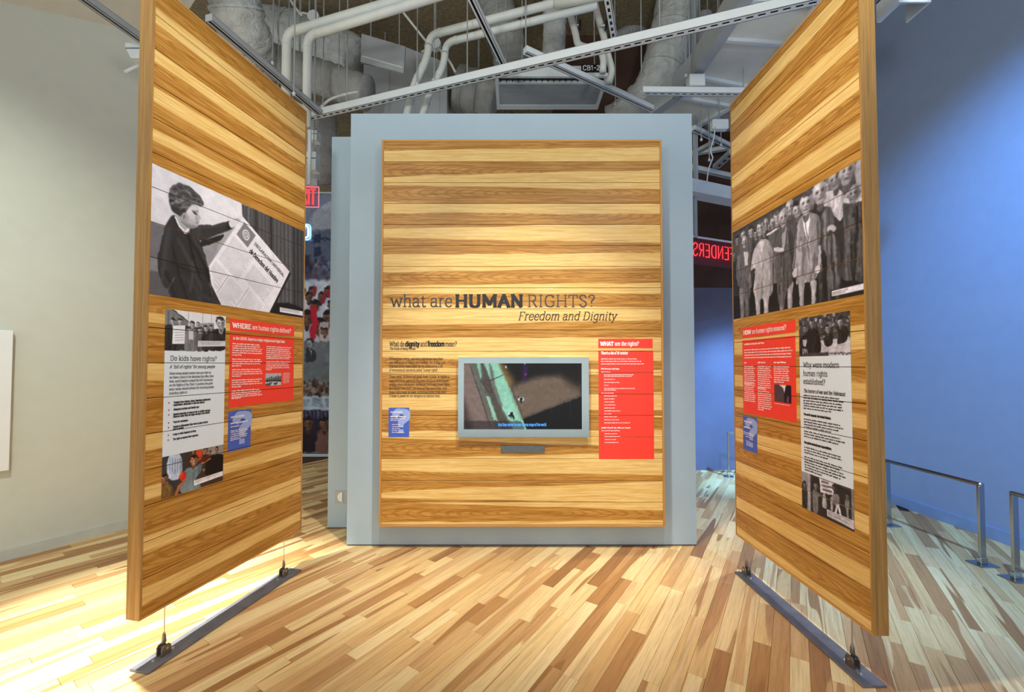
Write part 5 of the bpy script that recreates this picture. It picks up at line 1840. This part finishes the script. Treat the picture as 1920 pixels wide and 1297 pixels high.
# long slotted channel across the picture
ZS = 4.10
a0, a1 = onZ(578, 224, ZS), onZ(1545, 1, ZS)
a1 = a0 + (a1 - a0) * 1.16
strut(a0, a1, .062, .075, 'long white slotted channel crossing above the centre wall')
za_ = onZ(880, -6, 4.5); zb_ = onZ(945, 128, 4.5)
strut(zb_, za_, .06, .05, 'open white channel running up left of the air unit', slots=False)
strut(onZ(985, 100, 4.42), onZ(1242, 217, 4.42), .06, .06, 'white channel slanting across the air unit', slots=False)
strut(onZ(1151, 74, 4.42), onZ(1137, -8, 4.42), .055, .05, 'short slotted channel right of the number plate')
strut(onZ(1205, 176, 4.12), onZ(1400, 178, 4.12), .055, .06, 'short level slotted channel by the tiled canopy')
strut(onZ(392, 40, 3.95), onZ(600, 216, 3.95), .06, .05, 'grey lighting channel above the woman-photo panel', slots=False, mat='grey_metal')
strut(onZ(140, -10, 3.92), onZ(300, 104, 3.92), .055, .05, 'dark grey lighting channel at upper left corner', slots=False, mat='grey_metal')
strut(onZ(1300, 244, 4.2), onZ(1375, 281, 4.2), .06, .05, 'channel seen right of centre wall, uppermost', slots=False)
strut(onZ(1298, 292, 4.3), onZ(1336, 272, 4.3), .06, .05, 'channel end pointing up beside centre wall', slots=False)
strut(onZ(1299, 292, 4.5), onZ(1380, 278, 4.5), .06, .06, 'channel behind hanging cable beside centre wall', slots=False)
strut(onZ(1343, 316, 4.0), onZ(1374, 288, 4.0), .09, .05, 'pair-edged channel near crowd-photo panel', slots=True, mat='grey_metal')
strut(onZ(1296, 318, 4.0), onZ(1400, 341, 4.0), .06, .06, 'channel just above the white neon beam', slots=False)

for u, v0, v1, y, lab in ((511, 0, 118, 4.4, 'thin rod in front of the left wrapped duct'), (551, 0, 176, 3.65, 'thin rod rising from woman-photo panel top'), (605, 125, 200, 4.5, 'short thin rod left of centre wall top'),
                          (650, 40, 202, 4.33, 'thin rod holding left end of long channel'), (782, 10, 158, 4.25, 'thin rod between the two pipe pairs'), (814, 0, 152, 4.3, 'thin rod just behind the bent pipes'),
                          (876, 10, 146, 4.0, 'thin rod holding long channel left of air unit'), (932, 0, 112, 4.62, 'thin rod holding left side of air unit'), (986, 0, 92, 3.95, 'thin rod at end of slanting channel'),
                          (979, 50, 114, 4.60, 'thin rod holding middle of air unit'), (1081, 40, 96, 4.6, 'thin rod behind bent hoses'), (1237, 0, 60, 3.45, 'thin rod in front of right wrapped duct'), (1203, 85, 172, 4.15, 'thin rod at left end of short level channel'),
                          (1286, 40, 142, 4.17, 'thin rod above the white junction box'), (1394, 45, 172, 4.17, 'thin rod at right end of short level channel'), (1313, 40, 104, 4.6, 'thin rod behind the junction box'), (1154, 105, 196, 4.85, 'thin rod right of air unit'),
                          (1315, 200, 262, 4.72, 'thin rod in dark gap beside centre wall'), (1330, 200, 300, 4.80, 'longer thin rod in dark gap beside centre wall'), (1352, 240, 272, 5.1, 'thin rod below round duct end')):
    rod(u, v0, v1, y, lab)

# white pipes
zp = 4.82
pA = [onZ(800, -14, zp), onZ(538, 62, zp)]
pA.append(Vector((pA[1].x, pA[1].y, 3.9)))
pipe(pA, .044, 'upper left white pipe turning down behind woman-photo panel')
pB = [onZ(835, -12, zp - .12), onZ(577, 68, zp - .12)]
pB.append(Vector((pB[1].x, pB[1].y, 3.8)))
pipe(pB, .040, 'second white pipe turning down left of centre wall')
y3 = onZ(806, 66, 4.9).y
pC = [onZ(1075, -3, 4.9), onZ(806, 66, 4.9), onY(801, 108, y3), onY(774, 165, y3), onY(757, 240, y3)]
pipe(pC, .038, 'white pipe bending down left of channel crossing')
y4 = onZ(836, 80, 4.85).y
pD = [onZ(1120, 10, 4.85), onZ(836, 80, 4.85), onY(832, 122, y4), onY(806, 172, y4), onY(783, 245, y4)]
pipe(pD, .036, 'white pipe bending down nearest the air unit')
yh = 4.25
hE = [onY(1062, -6, yh), onY(1070, 30, yh), onY(1079, 62, yh), onY(1083, 84, yh), onY(1100, 90, yh), onY(1124, 88, yh), onY(1132, 110, yh), onY(1130, 136, yh)]
hoseE = pipe(hE, .034, 'left white hose bending above the number plate', name='hose', cat='hose', group='white hoses', rad=.06, collars=False)
hF = [onY(1112, -6, yh + .09), onY(1122, 34, yh + .09), onY(1131, 64, yh + .09), onY(1140, 104, yh + .09), onY(1148, 132, yh + .09), onY(1142, 156, yh + .09)]
hoseF = pipe(hF, .034, 'right white hose bending above the number plate', name='hose', cat='hose', group='white hoses', rad=.06, collars=False)
hG = [onY(1062, 4, yh), onY(1118, 1, yh)]
pipe([onZ(1040, 5, 4.9), onZ(1180, -22, 4.9)], .055, 'thick white header pipe at top middle', collars=False)
for hose, u, v in ((hoseE, 1085, 47), (hoseF, 1134, 48)):
    p = onY(u, v, yh) - hose.location
    MB().tube([p + Vector((-.05, 0, 0)), p + Vector((.01, 0, 0))], .012, 8).build('valve_stem', M['rod'], hose)
    MB().bbox(p.x, p.x + .022, p.y - .02, p.y + .02, p.z - .045, p.z + .045, .004).build('valve_handle', M['black'], hose, label='black valve handle')

# ducts
duct([onY(436, -60, 4.3), onY(440, 10, 4.3), onY(462, 72, 4.5), onY(474, 100, 4.7)], .25, 'fat wrapped duct dropping behind woman-photo panel', jit=.07)
duct([onY(440, 15, 5.8), onY(560, 64, 5.8), onY(640, 92, 5.8), onY(668, 110, 5.8)], .26, 'upper wrapped duct at left running to the grey plenum', mat='duct', jit=.05)
duct([onY(440, 92, 5.05), onY(570, 135, 5.05), onY(690, 176, 5.05)], .195, 'lower wrapped duct at left running to the grey plenum', mat='duct_grey', jit=.03)
duct([onY(604, 205, 6.2), onY(606, 290, 6.2), onY(600, 330, 6.5)], .20, 'upright wrapped duct behind the EXIT sign', mat='duct_grey', jit=.03)
duct([onY(1040, -30, 5.0), onY(1040, 60, 5.0), onY(1036, 149, 5.02)], .135, 'upright wrapped duct above the air unit', jit=.05)
duct([onY(920, -20, 5.4), onY(950, 70, 5.4), onY(962, 132, 5.4)], .22, 'shaded wrapped duct left of air unit', mat='duct_grey', jit=.04)
duct([onY(1280, -60, 5.3), onY(1262, 60, 5.3), onY(1240, 150, 5.3), onY(1200, 206, 5.5), onY(1150, 236, 5.7)], .27, 'large crinkled wrapped duct at right', jit=.06, bands=4)
duct([onY(1228, 36, 6.0), onY(1150, 74, 6.0)], .085, 'small slanting duct behind large right duct', mat='duct_grey', jit=.02, bands=1)
duct([onY(1325, 228, 5.6), onY(1385, 228, 5.6)], .12, 'round duct end in gap beside crowd-photo panel', mat='duct_grey', jit=.03, bands=1)
duct([onY(1330, -30, 5.75), onY(1314, 60, 5.75), onY(1300, 110, 5.75)], .11, 'narrow wrapped duct right of large duct', jit=.05, bands=1)

# grey plenum box and hanging plate
pb0, pb1 = onY(682, 108, 5.75), onY(838, 226, 5.75)
pn = empty('air_plenum', (0, 5.75, 0), label='big grey sheet-metal plenum behind bent pipes', cat='duct')
MB().prism([(pb0.x, pb1.z), (pb1.x, pb1.z), (pb1.x, onY(838, 118, 5.75).z), (onY(760, 88, 5.75).x, onY(760, 88, 5.75).z), (pb0.x, pb0.z)], 0, .7).build('body', M['grey_metal'], pn)
for k in range(3):
    x = pb0.x + (pb1.x - pb0.x) * (.3 + k * .3)
    MB().box(x - .012, x + .012, -.012, 0, pb1.z, pb0.z - .05).build('seam', M['grey_metal'], pn)
for x in (pb0.x + .2, pb1.x - .2):
    MB().tube([(x, .3, pb0.z - .1), (x, .3, CEIL)], .008, 6).build('hanger', M['rod'], pn)
kp = [onY(u, v, 5.0) for u, v in ((678, 63), (760, 87), (757, 137), (676, 116))]
kk = empty('access_panel', (0, 5.0, 0), label='thin grey plate hanging before the upper left duct', cat='panel')
MB().prism([(p.x, p.z) for p in kp][::-1], 0, .03).build('plate', M['grey_metal'], kk)
MB().prism([(kp[3].x + .02, kp[3].z + .06), (kp[2].x - .02, kp[2].z + .06), (kp[2].x - .02, kp[2].z + .075), (kp[3].x + .02, kp[3].z + .075)], -.006, 0).build('seam', M['white_metal'], kk)
for p in (kp[0].lerp(kp[1], .2), kp[0].lerp(kp[1], .85)):
    MB().tube([(p.x, .015, p.z - .02), (p.x, .015, CEIL)], .007, 6).build('hanger', M['rod'], kk)
duct([onY(858, 166, 5.9), onY(930, 186, 5.9)], .30, 'wide grey duct between plenum and air unit', mat='duct_grey', jit=.01, bands=2)

# ceiling air unit
ZU = 4.70
n0, n1, f1, f0 = onZ(928, 143, ZU), onZ(1142, 140, ZU), onZ(1126, 203, ZU), onZ(934, 205, ZU)
au = empty('air_unit', (0, 0, ZU), label='grey ceiling air unit with grille and plate CB1-2', cat='air unit')
yn, yf = (n0.y + n1.y) / 2, (f0.y + f1.y) / 2
xl, xr = n0.x, n1.x
MB().box(xl + .02, xr - .02, yn + .03, yf - .03, .03, .13).build('body', M['white_metal'], au)
MB().box(xl, xr, yn, yn + .03, -.01, .03).build('panel_edge', M['white_metal'], au)
MB().box(xl, xr, yf - .09, yf, -.01, .03).build('panel_edge', M['white_metal'], au)
MB().box(xl, xl + .04, yn + .03, yf - .09, -.01, .03).build('panel_edge', M['white_metal'], au)
MB().box(xr - .04, xr, yn + .03, yf - .09, -.01, .03).build('panel_edge', M['white_metal'], au)
MB().box(xl + .04, xr - .04, yn + .03, yn + .11, .02, .03).build('air_slot', M['black'], au)
for k in range(18):
    x = xl + .06 + (xr - xl - .12) * k / 17
    MB().box(x - .004, x + .004, yn + .03, yn + .11, .0, .02).build('slot_vane', M['dark_gap'], au)
MB().box(xl + .04, xr - .04, yn + .11, yn + .14, -.008, .03).build('grille_frame', M['white_metal'], au)
MB().box(xl + .04, xr - .04, yn + .14, yf - .09, .004, .02).build('grille_back', M['grey_metal'], au)
nsl = 22
for k in range(nsl):
    y = yn + .145 + (yf - .10 - yn - .145) * k / (nsl - 1)
    MB().box(xl + .045, xr - .045, y, y + .008, -.004, .004).build('grille_slat', M['grey_metal'], au)
s_a, s_b = onY(1090, 135, yn + .02), onY(1126, 121, yn + .02)
sg = MB().box(s_a.x, s_b.x, yn + .014, yn + .029, s_a.z - ZU, s_b.z - ZU).build('number_plate', M['black'], au)
ik = Ink(yn + .012)
hz = s_b.z - s_a.z
ik.text('CB1-2', s_a.x + .012, s_a.z - ZU + hz * .2, hz * .86, .10, .10, width=(s_b.x - s_a.x) - .02, tab=SANS)
ik.build('lettering', M['ink_white'], sg)
for x in (xl + .12, xr - .12):
    MB().tube([(x, yn + .2, .12), (x, yn + .2, CEIL - ZU)], .008, 6).build('hanger', M['rod'], au)

# tiled canopy on the right
ZC = 4.42
Lp = [onZ(1452, -90, ZC), onZ(1398, 0, ZC), onZ(1350, 75, ZC), onZ(1304, 143, ZC), onZ(1268, 182, ZC), onZ(1205, 228, ZC)]
Rp = [onZ(1620, -70, ZC), onZ(1532, 8, ZC), onZ(1474, 84, ZC), onZ(1412, 166, ZC), onZ(1372, 200, ZC), onZ(1296, 244, ZC)]
cn = empty('ceiling_canopy', (0, 0, ZC), label='curved pale ribbed canopy at upper right', cat='canopy')
for i in range(5):
    q = [Lp[i], Rp[i], Rp[i + 1], Lp[i + 1]]
    MB().slab([(p.x, p.y) for p in q][::-1] if True else q, .02, .05).build('canopy_tile', M['soffit'], cn)
    a, b = Lp[i + 1], Rp[i + 1]
    d = (b - a).normalized(); n = Vector((-d.y, d.x, 0)) * .016
    MB().slab([(p.x, p.y) for p in (a - n, b - n, b + n, a + n)], -.012, .03).build('rib', M['white_metal'], cn)
for P, w, nm, m in ((Lp, .05, 'side_beam', 'grey_metal'), (Rp, .028, 'edge_rail', 'white_metal')):
    for i in range(5):
        a, b = P[i], P[i + 1]
        d = (b - a).normalized(); n = Vector((-d.y, d.x, 0)) * w
        hgt = .22 if P is Lp else .06
        MB().slab([(p.x, p.y) for p in (a - n, b - n, b + n, a + n)], -.018, hgt).build(nm, M[m], cn)
for p in (Lp[1], Lp[3], Rp[1], Rp[3]):
    MB().tube([(p.x, p.y, .04), (p.x, p.y, CEIL - ZC)], .008, 6).build('hanger', M['rod'], cn)
jb0, jb1 = onY(1292, 162, 4.16), onY(1321, 140, 4.16)
jb = empty('junction_box', (jb0.x, 4.14, jb0.z), label='white junction box on short level channel', cat='box')
MB().bbox(0, jb1.x - jb0.x, 0, .10, 0, jb1.z - jb0.z, .006).build('box', M['white_metal'], jb)
for k in range(3):
    x = (jb1.x - jb0.x) * (.25 + .25 * k)
    MB().tube([(x, .05, .004), (x, .05, -.012)], .012, 8).build('connector', M['black'], jb)
MB().tube([(.02, .05, jb1.z - jb0.z - .01), (.02, .05, CEIL - jb0.z)], .006, 6).build('hanger', M['rod'], jb)
# hanging box with cable in the right gap
hb = onY(1352, 232, 4.6)
hx = empty('junction_box', hb, label='small white box with loose cable in gap beside centre wall', cat='box')
MB().bbox(-.09, .09, 0, .08, -.05, .06, .01).build('box', M['white_metal'], hx)
cb = [onY(u, v, 4.6) - hb for u, v in ((1341, 238), (1338, 262), (1331, 282), (1337, 296), (1334, 302), (1328, 318), (1325, 345))]
MB().tube(bend(cb, .05), .007, 6).build('cable', M['white_metal'], hx, smooth=True)
MB().tube([(0, .04, .05), (0, .04, CEIL - hb.z)], .006, 6).build('hanger', M['rod'], hx)

# lamps and conduit round the left panel
def track_head(u0, v0, u1, v1, y, label, top_z=CEIL):
    a, b = onY(u0, v1, y), onY(u1, v0, y)
    t = empty('track_lamp', (a.x, y, a.z), label=label, cat='lamp', group='track lamps')
    w, h = b.x - a.x, b.z - a.z
    MB().prism([(0, h), (0, h * .72), (w * .28, 0), (w, 0), (w, h)], 0, .11).build('housing', M['white_metal'], t)
    MB().box(w * .02, w, -.003, 0, h * .62, h * .66).build('seam', M['dark_gap'], t)
    MB().box(w * .4, w * .7, .03, .07, h, h + .05).build('adapter', M['grey_metal'], t)
    MB().tube([(w * .55, .05, h + .04), (w * .55, .05, max(h + .05, top_z - a.z))], .006, 6).build('hanger', M['rod'], t)
    return t


track_head(234, 80, 275, 109, 3.2, 'white angular lamp on upper left wall')
track_head(576, 244, 594, 262, 4.75, 'small white lamp at far top of woman-photo panel')
track_head(574, 284, 592, 318, 4.55, 'white box lamp above the EXIT sign')
b0, b1 = onY(235, 135, 3.5), onY(275, 116, 3.5)
cb_ = empty('wall_bracket', b0, label='thin white slanting bar below upper left lamp', cat='bracket')
MB().tube([(0, 0, 0), tuple(b1 - b0), tuple((b1 - b0) * 3)], .014, 8).build('bar', M['white_metal'], cb_)
c0 = onY(545, 186, 4.45)
cd_ = empty('conduit', c0, label='thin white conduit bending down at far edge of woman-photo panel', cat='conduit')
MB().tube(bend([(0, 0, 0), tuple(onY(574, 205, 4.45) - c0), tuple(onY(581, 232, 4.45) - c0), tuple(onY(580, 345, 4.45) - c0)], .12), .018, 10).build('pipe', M['white_metal'], cd_, smooth=True)
MB().tube([(.02, 0, .0), (.02, 0, CEIL - c0.z)], .006, 6).build('hanger', M['rod'], cd_)
# wall-washer at the top right corner
w0, w1 = onY(1664, 24, 3.3), onY(1722, -14, 3.3)
ww = empty('wall_washer', (w0.x, 3.2, w0.z), label='lit white lamp at top right above blue wall', cat='lamp')
W_, H_ = w1.x - w0.x, w1.z - w0.z
MB().box(0, W_, .0, .012, 0, H_).build('housing', M['white_metal'], ww)
MB().box(0, .03, .012, .2, 0, H_).build('housing_side', M['white_metal'], ww)
MB().box(W_ - .012, W_, .012, .2, 0, H_).build('housing_side', M['white_metal'], ww)
MB().box(0, W_, .012, .2, H_ - .012, H_).build('housing_top', M['white_metal'], ww)
MB().box(.05, W_ - .02, -.02, .0, .035, H_ * .55).build('diffuser', M['lamp'], ww)
MB().tube([(W_ / 2, .1, H_ - .01), (W_ / 2, .1, CEIL - w0.z)], .01, 8).build('hanger', M['rod'], ww)

# small round ceiling boxes with thin conduits
def ceiling_box(u, v, y, runs, label):
    p = onY(u, v, y)
    t = empty('ceiling_box', p, label=label, cat='box', group='round ceiling boxes')
    MB().tube([(0, -.02, 0), (0, .05, 0)], .07, 8).build('box', M['white_metal'], t)
    for k, r in enumerate(runs):
        q = [onY(a, b, y + .02) - p for a, b in r]
        MB().tube(bend(q, .1), .014, 8).build('conduit', M['pipe'], t, smooth=True)
    MB().tube([(0, .03, .05), (0, .03, CEIL - p.z)], .006, 6).build('hanger', M['rod'], t)


ceiling_box(588, 31, 4.95, [[(584, 28), (568, 24), (560, 26)], [(566, 30), (546, 4), (538, -20)]], 'round white ceiling box above the left pipes')
ceiling_box(816, 82, 4.95, [[(804, 84), (752, 18), (746, -4)], [(822, 90), (842, 112), (854, 136)], [(808, 88), (790, 98)]], 'round white ceiling box behind the bent pipes')
c1 = onY(600, 202, 4.55)
c2 = empty('conduit', c1, label='short curved white conduit above rear wall top', cat='conduit')
MB().tube(bend([(0, 0, 0), tuple(onY(618, 186, 4.55) - c1), tuple(onY(645, 177, 4.55) - c1), tuple(onY(672, 172, 4.55) - c1)], .15), .014, 8).build('pipe', M['pipe'], c2, smooth=True)
MB().tube([(.2, 0, .08), (.2, 0, CEIL - c1.z)], .006, 6).build('hanger', M['rod'], c2)
